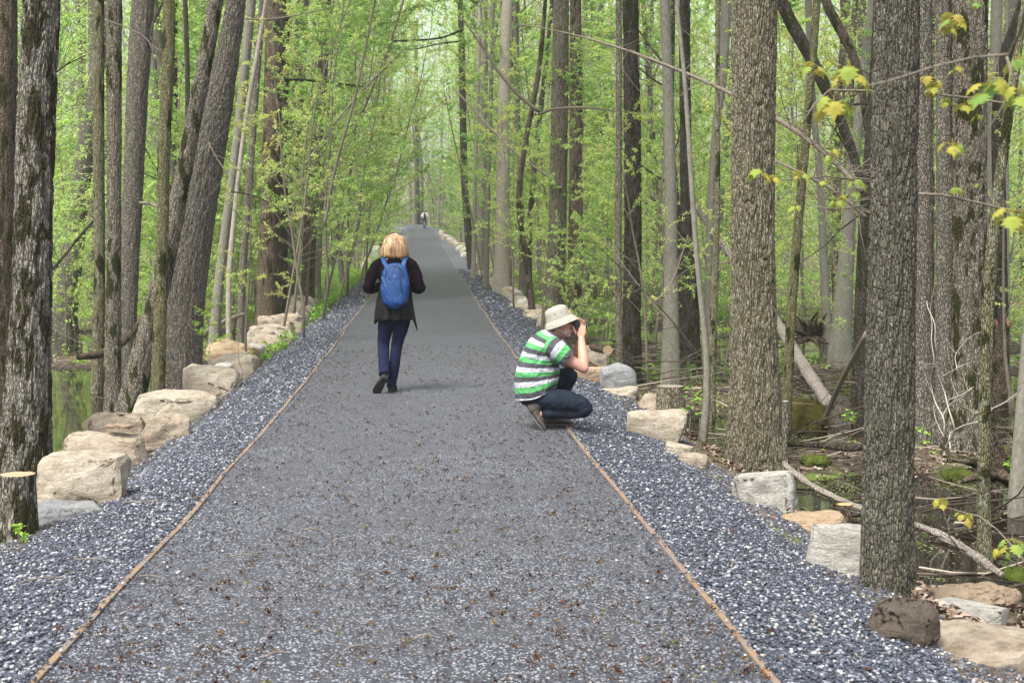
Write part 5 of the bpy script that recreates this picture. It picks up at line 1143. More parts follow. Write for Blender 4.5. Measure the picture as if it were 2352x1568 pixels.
# ---- woman walking away
def hand(parts, wrist, d, side, L=0.18, curl=0.5, up=Vector((0, 0, 1))):
    """palm, four bent fingers and a thumb; d = hand direction, side = thumb side"""
    d = Vector(d).normalized(); s = Vector(side).normalized(); nrm = d.cross(s).normalized(); w0 = Vector(wrist); k = L / 0.18
    parts.append([(w0 + d * t * k, s * a * k, nrm * b * k) for t, a, b in ((-0.01, 0.026, 0.020), (0.02, 0.032, 0.018), (0.05, 0.041, 0.016), (0.085, 0.041, 0.014), (0.10, 0.034, 0.010))])
    for i, (o_, ln) in enumerate(((0.030, 0.070), (0.010, 0.078), (-0.010, 0.073), (-0.030, 0.058))):
        p = w0 + d * 0.088 * k + s * o_ * k; dd = d.copy(); pts = [p - d * 0.02 * k]
        for j, f in enumerate((0.45, 0.3, 0.25)):
            pts.append(pts[-1] + dd * (ln * f + (0.02 if j == 0 else 0)) * k); dd = (dd + nrm * curl * (0.8 + 0.1 * i)).normalized()
        pts.append(pts[-1] + dd * ln * 0.2 * k)
        parts.append(limb_rings(pts, [0.0095 * k, 0.009 * k, 0.0085 * k, 0.008 * k, 0.0065 * k], s))
    p = w0 + d * 0.02 * k + s * 0.025 * k; t1 = (d * 0.6 + s * 0.75 + nrm * 0.3).normalized(); t2 = (d + s * 0.2 + nrm * 0.5).normalized()
    parts.append(limb_rings([p, p + t1 * 0.035 * k, p + t1 * 0.05 * k + t2 * 0.025 * k, p + t1 * 0.05 * k + t2 * 0.052 * k], [0.013 * k, 0.0115 * k, 0.010 * k, 0.008 * k], nrm))

hp = hit(909, 901); WX = hp.x; wroot = empty('person', hp)
ws = 1.0 * (367 * hp.y / FPX) / 1.669; wroot.scale = (ws, ws, ws)
tag(wroot, 'blonde woman in black jacket and dark jeans walking away along the path', 'person')
body = [limb_rings([(0, 0.0, 0.90), (0, 0.01, 1.08), (0, 0.0, 1.25), (0, 0.0, 1.36)], [0.10, 0.095, 0.10, 0.09], (1, 0, 0), [1.35, 1.25, 1.45, 1.6]),
        limb_rings([(0, 0, 1.36), (0, 0.015, 1.46), (0, 0.02, 1.50)], [0.06, 0.052, 0.055], (1, 0, 0)), ell((0, 0.035, 1.555), 0.074, 0.095, 0.112),
        ell((0, 0.13, 1.545), 0.014, 0.022, 0.022), ell((-0.076, 0.03, 1.55), 0.008, 0.02, 0.03), ell((0.076, 0.03, 1.55), 0.008, 0.02, 0.03), ell((0, 0.115, 1.50), 0.025, 0.015, 0.010),
        ell((-0.03, 0.118, 1.575), 0.015, 0.012, 0.010), ell((0.03, 0.118, 1.575), 0.015, 0.012, 0.010)]
for sx in (-1, 1):
    sh = (sx * 0.165, 0.0, 1.335); el_ = (sx * 0.262 - (0.018 if sx < 0 else 0), -0.02, 1.10); wr = (sx * 0.12, 0.20, 1.12)
    body.append(limb_rings([sh, (sh[0] * 0.35 + el_[0] * 0.65 + sx * 0.012, -0.01, 1.20), el_], [0.034, 0.030, 0.026])); body.append(limb_rings([el_, wr], [0.028, 0.024])); hand(body, wr, (-sx * 0.55, 0.75, 0.25), (0, 0.1, 1), 0.165, 0.55)
body += [limb_rings([(-0.085, 0, 0.92), (-0.12, 0.03, 0.50), (-0.115, -0.19, 0.17)], [0.07, 0.035, 0.028]), limb_rings([(0.085, 0, 0.92), (0.01, 0.025, 0.49), (-0.045, -0.02, 0.06)], [0.07, 0.035, 0.028])]
union('body', body, SKIN, wroot, 0.006, 3)
DEN = cloth('navy_denim', (0.008, 0.011, 0.032), 0.85, 10, 0.7, 0.08, 0.35)
tr = [limb_rings([(0, 0, 0.98), (0, 0, 0.88), (0, 0, 0.80)], [0.115, 0.125, 0.11], (1, 0, 0), [1.4, 1.45, 1.45]),
      limb_rings([(-0.085, 0.0, 0.86), (-0.105, 0.01, 0.68), (-0.13, 0.035, 0.50), (-0.118, -0.06, 0.36), (-0.108, -0.16, 0.24), (-0.104, -0.185, 0.205)], [0.094, 0.078, 0.060, 0.057, 0.054, 0.058], (1, 0, 0), endcap=False),
      limb_rings([(0.082, 0.0, 0.86), (0.055, 0.01, 0.68), (0.010, 0.025, 0.48), (-0.012, 0.0, 0.28), (-0.040, -0.015, 0.10), (-0.047, -0.018, 0.055)], [0.096, 0.078, 0.057, 0.053, 0.047, 0.051], (1, 0, 0), endcap=False)]
union('trousers', tr, DEN, wroot, 0.005, 2, folds(16, 0.006, 3, 0.9))
VEL = cloth('dark_velvet', (0.005, 0.003, 0.0055), 0.95, 11, 0.9, 0.05, 0.5, 0.0)
jk = [smooth_rings([((0, -0.005, 0.98), (0.165, 0, 0), (0, 0.12, 0)), ((0, -0.005, 1.08), (0.152, 0, 0), (0, 0.112, 0)), ((0, 0, 1.20), (0.172, 0, 0), (0, 0.118, 0)), ((0, 0, 1.30), (0.19, 0, 0), (0, 0.112, 0)), ((0, 0, 1.37), (0.17, 0, 0), (0, 0.095, 0)), ((0, 0.01, 1.42), (0.10, 0, 0), (0, 0.08, 0)), ((0, 0.015, 1.445), (0.085, 0, 0), (0, 0.075, 0))]),
      limb_rings([(-0.09, -0.02, 1.41), (0, -0.055, 1.395), (0.09, -0.02, 1.41)], [0.035, 0.042, 0.035])]
for sx in (-1, 1):
    o_ = 0.02 if sx < 0 else 0.0
    jk.append(limb_rings([(sx * 0.13, 0, 1.355), (sx * 0.185 - 0.008, 0.0, 1.315), (sx * (0.222 + o_), -0.01, 1.22), (sx * (0.262 + o_), -0.02, 1.10)], [0.062, 0.064, 0.058, 0.052]))
    jk.append(limb_rings([(sx * (0.264 + o_), -0.022, 1.10), (sx * (0.235 + o_), 0.05, 1.085), (sx * 0.17, 0.13, 1.105), (sx * 0.13, 0.19, 1.118)], [0.053, 0.052, 0.044, 0.040], (0, 0, 1), endcap=True))
union('jacket', jk, VEL, wroot, 0.008, 4, folds(17, 0.010, 5, 0.5))
LTH = cloth('black_leather', (0.0025, 0.0025, 0.003), 0.6, 16, 0.9, 0.15, 0.3)
sk = [((0.0, -0.005, 1.16), (0.168, 0, 0), (0, 0.125, 0)), ((0.0, -0.005, 1.05), (0.176, 0, 0), (0, 0.13, 0)), ((-0.008, -0.01, 0.95), (0.193, 0, 0), (0, 0.14, 0)), ((-0.010, -0.015, 0.85), (0.207, 0, 0), (0, 0.155, 0)), ((-0.004, -0.018, 0.765), (0.218, 0, 0), (0, 0.165, 0))]
def skirt(V):
    V = V.copy(); a = np.arctan2(V[:, 1], V[:, 0]); lo = np.clip((0.98 - V[:, 2]) / 0.22, 0, 1)
    V[:, 0] *= 1 + lo * 0.05 * np.sin(a * 9 + 1); V[:, 1] *= 1 + lo * 0.08 * np.sin(a * 9 + 1)
    pk = np.exp(-((a + 0.05) / 0.22) ** 2); V[:, 2] -= lo ** 3 * (0.125 * pk + 0.055 * np.exp(-((np.abs(a) - 3.05) / 0.25) ** 2)); V[:, 0] += lo ** 3 * 0.014 * pk
    return V
loftobj('leather_vest', smooth_rings(sk, 6), LTH, wroot, None, 120, extra=skirt)
BOOT = cloth('boot_leather', (0.012, 0.012, 0.013), 0.45, 30, 0.3, 0.5)
def boot(name, parent, heel, toe, upv, L=0.25, hgt=0.13, w=0.044, mat=None, sole=None, block=0.045):
    h = Vector(heel); f = (Vector(toe) - h).normalized(); u = Vector(upv); u = (u - f * u.dot(f)).normalized(); s = f.cross(u)
    def rg(t, wd, top, bot=0.012): return (h + f * t * L + u * (top + bot) / 2, s * wd, u * (top - bot) / 2, 2.6)
    parts = [smooth_rings([rg(-0.03, w * 0.6, hgt * 0.55), rg(0.03, w * 0.78, hgt * 0.8), rg(0.18, w * 0.86, hgt * 0.85), rg(0.36, w * 0.84, hgt * 0.62), rg(0.58, w * 1.0, hgt * 0.48), rg(0.80, w * 0.98, hgt * 0.38), rg(0.95, w * 0.7, hgt * 0.28), rg(1.0, w * 0.4, hgt * 0.2)], 3),
             limb_rings([h + f * 0.14 * L + u * hgt * 0.4, h + f * 0.13 * L + u * hgt * 1.15], [w * 0.95, w * 0.92])]
    o = union(name, parts, mat or BOOT, parent, 0.005, 3)
    so = smooth_rings([(h + f * t * L + u * 0.006, s * wd, u * 0.009, 3.0) for t, wd in ((-0.035, w * 0.62), (0.06, w * 0.86), (0.3, w * 0.82), (0.6, w * 1.06), (0.85, w * 1.0), (1.0, w * 0.5))], 3)
    V, F, _ = ring_loft(so, 24); mb = MB(); mb.add(V, F)
    if block:
        V, F, _ = ring_loft([(h + f * 0.10 * L - u * z, s * w * k, f * w * 0.9 * k, 3.5) for z, k in ((-0.004, 0.86), (block, 0.78))], 20); mb.add(V, F)
    link('sole', mb.mesh('sole', False), sole or plain('rubber_sole', (0.012, 0.012, 0.012), 0.7, 0.2, 30), o)
    return o
boot('boot', wroot, (-0.045, -0.055, 0.045), (-0.035, 0.19, 0.005), (0, 0.1, 1))
boot('boot', wroot, (-0.085, -0.245, 0.185), (-0.19, -0.16, 0.02), (0.05, 0.85, 0.55), block=0.035)
t = NT('blonde_hair', 0.5, 0.4); st = t.noise(t.map((42, 42, 1.6)), 1.0, 4, 0.6, 0.4)
HAIR = t.color(t.ramp(st, [(0.3, (0.09, 0.045, 0.018)), (0.46, (0.23, 0.135, 0.065)), (0.66, (0.44, 0.32, 0.185))])); t.bump(st, 0.8, 0.006)
hr = [((0, 0.02, 1.655), (0.02, 0, 0), (0, 0.02, 0)), ((0, 0.02, 1.648), (0.062, 0, 0), (0, 0.066, 0)), ((0, 0.018, 1.622), (0.098, 0, 0), (0, 0.104, 0)), ((0, 0.012, 1.57), (0.121, 0, 0), (0, 0.126, 0)), ((0, 0.0, 1.51), (0.138, 0, 0), (0, 0.130, 0)), ((0, -0.006, 1.46), (0.146, 0, 0), (0, 0.122, 0)), ((0, -0.012, 1.425), (0.139, 0, 0), (0, 0.112, 0)), ((0, -0.012, 1.408), (0.118, 0, 0), (0, 0.098, 0))]
def hairf(V):
    V = V.copy(); a = np.arctan2(V[:, 1], V[:, 0]); lo = np.clip((1.66 - V[:, 2]) / 0.24, 0, 1); n = vn(np.cos(a) * 7, np.sin(a) * 7, 0, 4) + 0.5 * vn(np.cos(a) * 20, np.sin(a) * 20, V[:, 2] * 3, 5)
    V[:, 0] *= 1 + 0.16 * lo * (n - 0.75); V[:, 1] *= 1 + 0.18 * lo * (n - 0.75); V[:, 2] += lo ** 4 * 0.030 * (fbm(np.cos(a) * 14, np.sin(a) * 14, 0, 9) - 0.5); return V
loftobj('hair', smooth_rings(hr, 5), HAIR, wroot, None, 160, extra=hairf)
mb = MB(); mb.tube([(-0.085, 0.05, 1.60), (-0.075, 0.03, 1.645), (-0.03, 0.045, 1.668), (0.03, 0.045, 1.668), (0.075, 0.03, 1.645), (0.085, 0.05, 1.60)], [0.004] * 6, 6)
link('sunglasses', mb.mesh('sunglasses'), plain('dark_plastic', (0.02, 0.015, 0.012), 0.3, 0.1, 20, 0), wroot)
# the blue backpack she carries
BLU = cloth('blue_nylon', (0.003, 0.034, 0.125), 0.5, 9, 1.0, 0.25, 0.25)
bp = empty('backpack', hp); bp.scale = (ws, ws, ws); tag(bp, 'bright blue nylon daypack with two shoulder straps on the blonde woman', 'backpack')
bk = [((0.010, -0.150, 0.872), (0.018, 0, 0), (0, 0.03, 0), 2.2), ((0.006, -0.172, 0.898), (0.062, 0, 0), (0, 0.055, 0.01), 2.3), ((0.008, -0.185, 0.95), (0.122, 0, 0), (0, 0.075, 0), 2.8), ((0.012, -0.182, 1.03), (0.142, 0, 0), (0, 0.074, 0), 3.0), ((0.012, -0.172, 1.14), (0.142, 0, 0), (0, 0.066, 0), 3.0), ((0.012, -0.160, 1.24), (0.132, 0, 0), (0, 0.055, 0), 2.8), ((0.014, -0.150, 1.31), (0.108, 0, 0), (0, 0.044, 0), 2.6), ((0.016, -0.140, 1.345), (0.072, 0, 0), (0, 0.032, 0), 2.3), ((0.016, -0.135, 1.357), (0.02, 0, 0), (0, 0.02, 0), 2.0)]
def creases(V):
    V = V.copy(); c = np.array([0.012, -0.17]); d = V[:, :2] - c; n = 1 - np.abs(2 * vn((V[:, 0] + V[:, 2] * 0.5) * 22, V[:, 1] * 4, (V[:, 2] - V[:, 0] * 0.3) * 5, 8) - 1)
    n2 = 1 - np.abs(2 * vn((V[:, 0] * 0.5 + V[:, 2]) * 30, V[:, 1] * 5, V[:, 0] * 6, 11) - 1); k = 0.13 * (n - 0.5) + 0.09 * (n2 - 0.5) * np.clip((1.02 - V[:, 2]) / 0.1, 0, 1)
    V[:, :2] = c + d * (1 + k)[:, None]; return V
loftobj('bag', smooth_rings(bk, 7), BLU, bp, None, 110, extra=creases)
for sx in (-1, 1):
    P = [(0.012 + sx * 0.085, -0.17, 1.32), (sx * 0.105, -0.135, 1.375), (sx * 0.118, -0.07, 1.408), (sx * 0.118, 0.0, 1.402), (sx * 0.115, 0.09, 1.35), (sx * 0.12, 0.135, 1.24), (sx * 0.13, 0.10, 1.10), (sx * 0.13, -0.05, 1.04)]
    V, F, _ = ring_loft(limb_rings(P, [0.006] * 8, (1, 0, 0), [4.0] * 8), 14); link('strap', npmesh('strap', V, F, None, True), BLU, bp)
mb = MB(); mb.tube([(-0.085, -0.222, 1.22), (-0.07, -0.222, 1.29), (-0.03, -0.200, 1.33), (0.04, -0.198, 1.33), (0.085, -0.215, 1.29), (0.10, -0.222, 1.20)], [0.0035] * 6, 6); link('zip', mb.mesh('zip'), plain('zip_black', (0.01, 0.012, 0.03), 0.5, 0.1, 20, 0), bp)
mb = MB(); mb.tube([(0.058, -0.208, 1.315), (0.066, -0.232, 1.24), (0.078, -0.256, 1.13), (0.082, -0.266, 1.06)], [0.0035] * 4, 6); link('cord', mb.mesh('cord'), bpy.data.materials['zip_black'], bp)
mb = MB(); mb.box((-0.002, -0.2245, 1.218), (0.022, -0.2155, 1.224)); mb.box((0.004, -0.2245, 1.224), (0.014, -0.2155, 1.230)); link('logo', mb.mesh('logo', False), plain('logo_grey', (0.22, 0.24, 0.28), 0.6, 0.1, 20, 0), bp)

# ---- crouching photographer, facing right
hm = hit(1216, 983); mroot = empty('person', hm); ms = 1.0 * (hm.y / FPX) / (0.2125 / 1233 * 0 + 1 / 262.0) / 1.0
ms = hm.y * 262.0 / FPX; mroot.scale = (ms, ms, ms)
mroot.location = at(1176 + 0, 983, hm.y); mroot.location.x = (2020 * 0.57422 + 450 * 0.2125 - 1176) / FPX * hm.y; mroot.location.z = hm.z
tag(mroot, 'man in green striped shirt and sun hat crouching at the path edge, taking a photo', 'person')
HD = Matrix.Rotation(R(8), 3, 'Y')
body = [limb_rings([(-0.11, 0, 0.30), (-0.10, 0, 0.45), (-0.05, 0, 0.62), (0.0, 0, 0.74)], [0.09, 0.11, 0.11, 0.085], (0, 1, 0), [1.3, 1.25, 1.4, 1.6]),
        limb_rings([(0.02, 0, 0.76), (0.075, 0, 0.84), (0.11, 0, 0.88)], [0.065, 0.060, 0.062], (0, 1, 0)),
        ell((0.140, 0, 0.945), 0.100, 0.076, 0.118, HD), ell((0.165, 0, 0.855), 0.058, 0.055, 0.062, HD), ell((0.190, 0, 0.825), 0.024, 0.028, 0.022),
        limb_rings([(0.228, 0, 0.945), (0.244, 0, 0.915), (0.256, 0, 0.893), (0.240, 0, 0.884)], [0.012, 0.015, 0.017, 0.012]), ell((0.222, 0, 0.862), 0.014, 0.028, 0.008), ell((0.222, 0, 0.848), 0.013, 0.025, 0.009),
        ell((0.222, -0.032, 0.928), 0.012, 0.015, 0.011), ell((0.222, 0.032, 0.928), 0.012, 0.015, 0.011), ell((0.128, -0.078, 0.915), 0.020, 0.010, 0.032), ell((0.128, 0.078, 0.915), 0.020, 0.010, 0.032)]
shR, elR, wrR = (0.065, -0.205, 0.705), (0.318, -0.20, 0.545), (0.303, -0.075, 0.795)
body += [limb_rings([shR, (0.19, -0.21, 0.62), elR], [0.060, 0.052, 0.044]), limb_rings([elR, (0.316, -0.16, 0.63), (0.308, -0.11, 0.72), wrR], [0.043, 0.046, 0.038, 0.029])]
hand(body, wrR, (0.06, 0.10, 1.0), (-0.75, 0.55, 0.1), 0.185, 0.40)
shL, elL, wrL = (0.065, 0.205, 0.705), (0.215, 0.22, 0.52), (0.300, 0.075, 0.775)
body += [limb_rings([shL, elL], [0.058, 0.042]), limb_rings([elL, wrL], [0.042, 0.028])]
hand(body, wrL, (0.0, -0.15, 1.0), (-0.75, -0.55, 0.1), 0.185, 0.35)
body += [limb_rings([(-0.12, -0.08, 0.27), (0.30, -0.14, 0.21)], [0.06, 0.04]), limb_rings([(0.31, -0.14, 0.18), (-0.07, -0.12, 0.14)], [0.04, 0.032]), limb_rings([(-0.12, 0.08, 0.29), (0.20, 0.165, 0.445)], [0.06, 0.04]), limb_rings([(0.20, 0.17, 0.44), (0.07, 0.16, 0.10)], [0.04, 0.03])]
MSK = plain('skin_ruddy', (0.42, 0.225, 0.16), 0.55, 0.14, 26, 0.3, 0.002, 0.4)
union('body', body, MSK, mroot, 0.005, 2)
DEN2 = cloth('blue_denim', (0.012, 0.017, 0.027), 0.9, 9, 0.9, 0.08, 0.45)
pant = [smooth_rings([((-0.14, 0, 0.215), (0.07, 0, 0), (0, 0.14, 0)), ((-0.135, 0, 0.27), (0.108, 0, 0), (0, 0.165, 0)), ((-0.11, 0, 0.34), (0.11, 0, 0), (0, 0.16, 0)), ((-0.10, 0, 0.40), (0.10, 0, 0), (0, 0.15, 0))]),
        limb_rings([(-0.12, -0.085, 0.262), (0.02, -0.115, 0.265), (0.18, -0.14, 0.250), (0.30, -0.145, 0.218), (0.335, -0.145, 0.195)], [0.080, 0.096, 0.094, 0.078, 0.064]),
        limb_rings([(0.325, -0.145, 0.185), (0.24, -0.14, 0.160), (0.14, -0.13, 0.160), (0.06, -0.125, 0.155), (-0.005, -0.12, 0.150)], [0.070, 0.060, 0.058, 0.054, 0.050]),
        limb_rings([(-0.12, 0.09, 0.28), (0.03, 0.12, 0.36), (0.14, 0.16, 0.43), (0.205, 0.17, 0.455)], [0.08, 0.088, 0.082, 0.068]),
        limb_rings([(0.210, 0.17, 0.450), (0.175, 0.17, 0.36), (0.12, 0.165, 0.25), (0.075, 0.16, 0.13)], [0.070, 0.062, 0.062, 0.056])]
union('trousers', pant, DEN2, mroot, 0.007, 3, folds(14, 0.008, 7, 1.0))
bpts = [(-0.268, 0.252), (-0.276, 0.35), (-0.272, 0.45), (-0.258, 0.545), (-0.228, 0.64), (-0.190, 0.725), (-0.140, 0.795), (-0.080, 0.845), (-0.020, 0.868), (0.030, 0.872)]
fpts = [(0.085, 0.372), (0.108, 0.43), (0.112, 0.485), (0.110, 0.54), (0.112, 0.595), (0.122, 0.645), (0.130, 0.690), (0.130, 0.735), (0.122, 0.782), (0.110, 0.810)]
yw = [0.205, 0.208, 0.208, 0.208, 0.208, 0.218, 0.225, 0.205, 0.140, 0.078]
rings = []; s_acc = 0; ss = [0.0]
for i, (b, f, y_) in enumerate(zip(bpts, fpts, yw)):
    cx_, cz_ = (b[0] + f[0]) / 2, (b[1] + f[1]) / 2; rings.append(((cx_, 0, cz_), ((f[0] - b[0]) / 2, 0, (f[1] - b[1]) / 2), (0, y_, 0), 2.3))
    if i: ss.append(ss[-1] + 0.62 * math.dist(bpts[i], bpts[i - 1]) + 0.38 * math.dist(fpts[i], fpts[i - 1]))
sr = smooth_rings(rings, 6); sa = list(np.interp(np.linspace(0, len(ss) - 1, len(sr)), range(len(ss)), ss))
def shirtf(V):
    V = V.copy(); lo = np.clip((0.42 - V[:, 2]) / 0.2, 0, 1); fr = np.clip((V[:, 0] + 0.3) / 0.4, 0, 1)
    n = 1 - np.abs(2 * vn(V[:, 0] * 9 + V[:, 2] * 9, V[:, 1] * 7, (V[:, 2] - V[:, 0]) * 10, 6) - 1); c = np.array([-0.07, 0.0]); d = V[:, :2] - c
    V[:, :2] = c + d * (1 + 0.10 * (n - 0.55))[:, None]; mid = np.exp(-((V[:, 0] + 0.08) / 0.12) ** 2); V[:, 2] -= lo * 0.055 * mid * (np.abs(V[:, 1]) > 0.05); return V
t = NT('striped_jersey', 0.85, 0.15); sv = t.attr('s'); ph = t.math('FRACT', t.math('DIVIDE', t.math('SUBTRACT', sv, 0.018), 0.118))
c = t.ramp(ph, [(0.0, (0.055, 0.057, 0.064)), (0.333, (0.08, 0.30, 0.105)), (0.667, (0.36, 0.37, 0.41))], 'CONSTANT')
c = t.mix(t.math('LESS_THAN', sv, 0.018), c, (0.48, 0.48, 0.52)); fo = t.noise(t.map((1, 1, 1)), 11, 3, 0.5, 1.4); t.bump(fo, 1.0, 0.035); STR = t.color(c)
loftobj('striped_shirt', sr, STR, mroot, sa, 96, extra=shirtf)
# sleeves
def sleeve(sy, hem):
    P = [Vector((0.02, sy * 0.165, 0.745)), Vector((0.075, sy * 0.205, 0.715)), Vector((0.13, sy * 0.222, 0.672)), Vector(hem)]
    V, F, A = ring_loft(limb_rings(P, [0.088, 0.092, 0.084, 0.080], (0, 1, 0), [0.9] * 4, endcap=False), 48, None)
    n = 48; m = len(V) // n; A = np.repeat(np.linspace(0.205, 0.016 - 0.0, m), n)
    link('sleeve', npmesh('sleeve', V, F, {'s': A}, True), STR, mroot)
t2 = STR
sleeve(-1, (0.186, -0.226, 0.625)); sleeve(1, (0.16, 0.226, 0.62))
# hat
HATM = cloth('hat_cotton', (0.29, 0.28, 0.235), 0.9, 12, 0.6, 0.15, 0.12)
ax = Matrix.Rotation(R(-21), 3, 'Y'); hc = Vector((0.112, 0, 0.955))
def hr_(z, r, dx=0.0, ry=None): return (hc + ax @ Vector((dx, 0, z)), ax @ Vector((r, 0, 0)), ax @ Vector((0, ry or r * 0.86, 0)))
crown_r = [hr_(-0.045, 0.158, 0.008, 0.128), hr_(-0.040, 0.155, 0.008, 0.126), hr_(-0.015, 0.142, 0.004, 0.116), hr_(0.022, 0.115), hr_(0.045, 0.110), hr_(0.085, 0.104), hr_(0.108, 0.092), hr_(0.122, 0.066), hr_(0.127, 0.03), hr_(0.128, 0.004)]
def hatf(V):
    V = V.copy(); n = fbm(V[:, 0] * 14, V[:, 1] * 14, V[:, 2] * 14, 3); V += 0.010 * (n - 0.5)[:, None]; return V
hat = loftobj('hat', smooth_rings(crown_r, 5), HATM, mroot, None, 64, extra=hatf)
V, F, _ = ring_loft([hr_(0.024, 0.1165), hr_(0.027, 0.1185), hr_(0.031, 0.1165)], 48); link('hat_band', npmesh('hat_band', V, F[:-2], None, True), plain('hat_seam', (0.34, 0.32, 0.26), 0.9, 0.1, 20, 0), hat)
eym = plain('eyelet_dark', (0.03, 0.03, 0.03), 0.6, 0.1, 20, 0)
for q in (-0.03, 0.03):
    c_ = hc + ax @ Vector((q + 0.01, -0.094, 0.066)); V, F, _ = ring_loft(ell(c_, 0.004, 0.004, 0.004), 10); link('eyelet', npmesh('eyelet', V, F, None, True), eym, hat)
# beard, grey hair, glasses
GB = plain('grey_beard', (0.27, 0.24, 0.22), 0.9, 0.3, 90, 0.8, 0.004)
union('beard', [ell((0.192, 0, 0.822), 0.030, 0.040, 0.026), ell((0.165, -0.045, 0.850), 0.026, 0.012, 0.030), ell((0.165, 0.045, 0.850), 0.026, 0.012, 0.030), ell((0.226, 0, 0.872), 0.010, 0.026, 0.007)], GB, mroot, 0.004, 2, folds(90, 0.003, 4, 1))
union('grey_hair', [ell((0.050, 0, 0.888), 0.035, 0.068, 0.040), ell((0.082, -0.068, 0.890), 0.026, 0.012, 0.03), ell((0.082, 0.068, 0.890), 0.026, 0.012, 0.03)], plain('grey_hair_mat', (0.36, 0.32, 0.28), 0.9, 0.3, 90, 0.8, 0.004), mroot, 0.005, 2)
mb = MB()
for sy in (-1, 1):
    mb.tube([(0.125, sy * 0.080, 0.925), (0.19, sy * 0.076, 0.932), (0.236, sy * 0.062, 0.934)], [0.004] * 3, 6)
    mb.tube([(0.238 + 0.006 * math.cos(a), sy * 0.034 + 0.026 * math.cos(a), 0.928 + 0.019 * math.sin(a)) for a in np.linspace(0, 6.28, 13)], [0.003] * 13, 5)
link('glasses', mb.mesh('glasses'), bpy.data.materials['dark_plastic'], mroot)
# hiking shoes
SHO = cloth('shoe_mesh', (0.075, 0.068, 0.058), 0.8, 40, 0.8, 0.2, 0.5); SOL = plain('grey_rubber', (0.11, 0.11, 0.10), 0.8, 0.3, 40)
b1 = boot('shoe', mroot, (-0.185, -0.13, 0.190), (-0.050, -0.125, 0.010), (0.75, 0, 0.62), 0.27, 0.13, 0.054, SHO, SOL, 0)
b2 = boot('shoe', mroot, (-0.02, 0.14, 0.012), (0.22, 0.16, 0.008), (0, 0, 1), 0.27, 0.13, 0.052, SHO, SOL, 0)
# camera and strap in his hands
ph_ = empty('photo_camera', mroot.location); ph_.scale = (ms, ms, ms); tag(ph_, 'small black camera held to the eye of the crouching man', 'camera')
BLK = plain('camera_black', (0.012, 0.012, 0.013), 0.45, 0.2, 60)
bm = bmesh.new(); bmesh.ops.create_cube(bm, size=1.0); bmesh.ops.scale(bm, vec=(0.060, 0.125, 0.078), verts=bm.verts); bmesh.ops.bevel(bm, geom=list(bm.edges), offset=0.007, segments=2, affect='EDGES')
me = bpy.data.meshes.new('camera_body'); bm.to_mesh(me); bm.free(); link('camera_body', me, BLK, ph_, (0.272, 0, 0.920))
V, F, _ = ring_loft([((x, 0, 0.912), (0, r_0, 0), (0, 0, r_0)) for x, r_0 in ((0.30, 0.030), (0.335, 0.030), (0.336, 0.033), (0.352, 0.033), (0.353, 0.026), (0.35, 0.02))], 28); link('lens', npmesh('lens', V, F, None, False), BLK, ph_)
mb = MB(); V, F, _ = ring_loft(limb_rings([(0.268, -0.058, 0.93), (0.262, -0.066, 0.86), (0.255, -0.062, 0.80), (0.236, -0.055, 0.76), (0.205, -0.068, 0.785), (0.14, -0.088, 0.835), (0.06, -0.085, 0.872), (0.0, 0, 0.884), (0.06, 0.085, 0.872), (0.14, 0.088, 0.835), (0.22, 0.065, 0.80), (0.265, 0.060, 0.92)], [0.0025] * 12, (0, 1, 0), [4.0] * 12), 10)
link('strap', npmesh('strap', V, F, None, True), plain('strap_brown', (0.035, 0.018, 0.022), 0.7, 0.2, 60), ph_)

# ---- the distant walker
hf = at(976, 523, 150); hf.z = float(pz(150)) + 0.01; hf.x = (976 - 1176) / FPX * 150; fr = empty('person', hf); fr.scale = (1.06, 1.0, 1.03); tag(fr, 'distant walker in white shirt and blue jeans far along the path', 'person')
body = [limb_rings([(0, 0, 0.9), (0, 0, 1.4)], [0.12, 0.12], (1, 0, 0), [1.3, 1.4]), limb_rings([(0, 0, 1.4), (0.01, 0.02, 1.55)], [0.06, 0.055]), ell((0.02, 0.04, 1.60), 0.08, 0.10, 0.12)]
for sx in (-1, 1): body += [limb_rings([(sx * 0.19, 0, 1.40), (sx * 0.27, 0.02, 1.12)], [0.05, 0.04]), limb_rings([(sx * 0.27, 0.02, 1.12), (sx * 0.24, 0.16, 0.95)], [0.04, 0.03]), limb_rings([(sx * 0.09, 0, 0.9), (sx * 0.07, 0, 0.1)], [0.08, 0.05])]; hand(body, (sx * 0.24, 0.16, 0.95), (0, 0.4, -0.9), (0, 1, 0.3), 0.17, 0.4)
union('body', body, SKIN, fr, 0.012, 2)
union('shirt', [limb_rings([(0, 0, 0.92), (0, 0, 1.2), (0, 0, 1.38), (0, 0, 1.46)], [0.14, 0.14, 0.15, 0.08], (1, 0, 0), [1.25, 1.35, 1.45, 1.2]), limb_rings([(-0.17, 0, 1.42), (-0.28, 0.01, 1.16)], [0.075, 0.07]), limb_rings([(0.17, 0, 1.42), (0.28, 0.01, 1.16)], [0.075, 0.07])], cloth('white_shirt', (0.85, 0.85, 0.87)), fr, 0.015, 2)
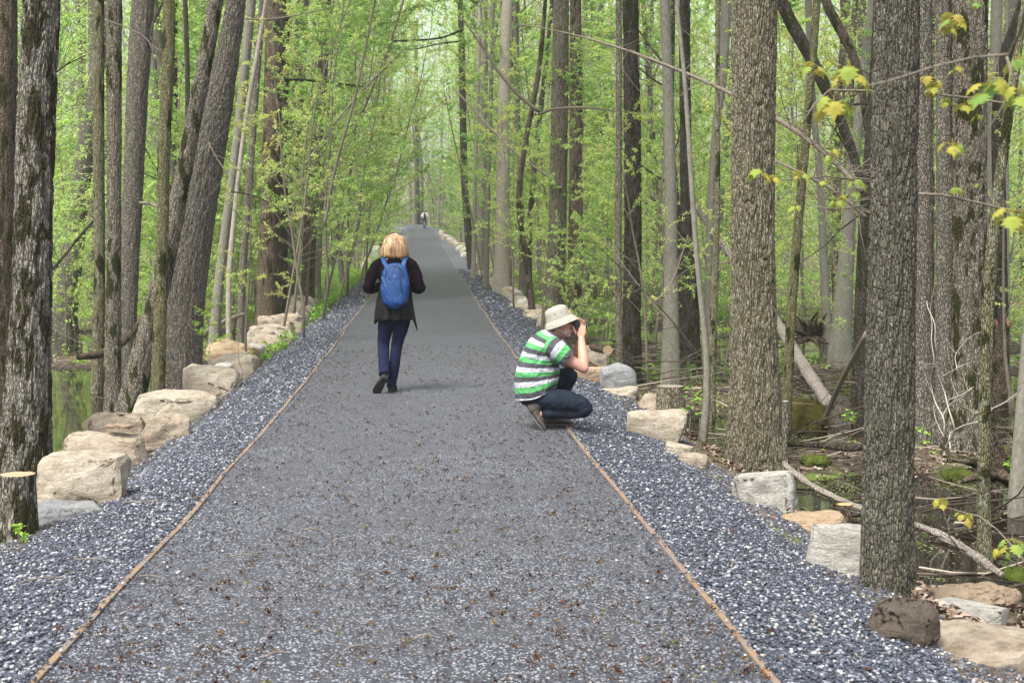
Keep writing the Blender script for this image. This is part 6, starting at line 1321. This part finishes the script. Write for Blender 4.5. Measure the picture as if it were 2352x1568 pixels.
union('jeans', [limb_rings([(0, 0, 0.98), (0, 0, 0.85)], [0.14, 0.14], (1, 0, 0), [1.3, 1.3]), limb_rings([(-0.09, 0, 0.88), (-0.10, 0.02, 0.5), (-0.07, 0.0, 0.1)], [0.10, 0.08, 0.065]), limb_rings([(0.09, 0, 0.88), (0.10, 0.0, 0.5), (0.04, -0.08, 0.12)], [0.10, 0.08, 0.065])], cloth('mid_denim', (0.03, 0.06, 0.13)), fr, 0.015, 2)
union('cap', [ell((0.02, 0.03, 1.67), 0.095, 0.11, 0.075)], BOOT, fr, 0.01, 2)
for x_ in (-0.07, 0.05): union('shoe', [limb_rings([(x_, -0.06, 0.05), (x_, 0.14, 0.04)], [0.05, 0.045])], BOOT, fr, 0.012, 1)
kb = empty('backpack', hf); kb.scale = (0.8, 1.0, 1.03); tag(kb, 'black backpack worn by the distant walker', 'backpack')
union('bag', [limb_rings([(0.02, -0.18, 0.95), (0.02, -0.20, 1.15), (0.02, -0.18, 1.40)], [0.09, 0.11, 0.08], (1, 0, 0), [1.5, 1.6, 1.4])], plain('black_nylon', (0.012, 0.012, 0.02), 0.6), kb, 0.012, 2)
for sx in (-1, 1):
    mb = MB(); mb.tube([(sx * 0.11, -0.16, 1.38), (sx * 0.12, 0, 1.48), (sx * 0.12, 0.15, 1.35)], [0.02] * 3, 6); link('strap', mb.mesh('strap'), bpy.data.materials['black_nylon'], kb)
# ------------------------------------------------------------------ the damp air between the trees
mb = MB(); mb.box((-175, -30, -4), (175, 420, 75))
hz = bpy.data.materials.new('haze'); hz.use_nodes = True; ht = hz.node_tree; ht.nodes.clear()
pv = ht.nodes.new('ShaderNodeVolumePrincipled'); pv.inputs['Color'].default_value = (1.0, 1.0, 0.97, 1); pv.inputs['Density'].default_value = 0.0007; pv.inputs['Anisotropy'].default_value = 0.2
ho = ht.nodes.new('ShaderNodeOutputMaterial'); ht.links.new(pv.outputs[0], ho.inputs['Volume'])
tag(link('haze', mb.mesh('haze', False), hz), 'thin pale haze hanging between the trees', 'haze', kind='stuff')
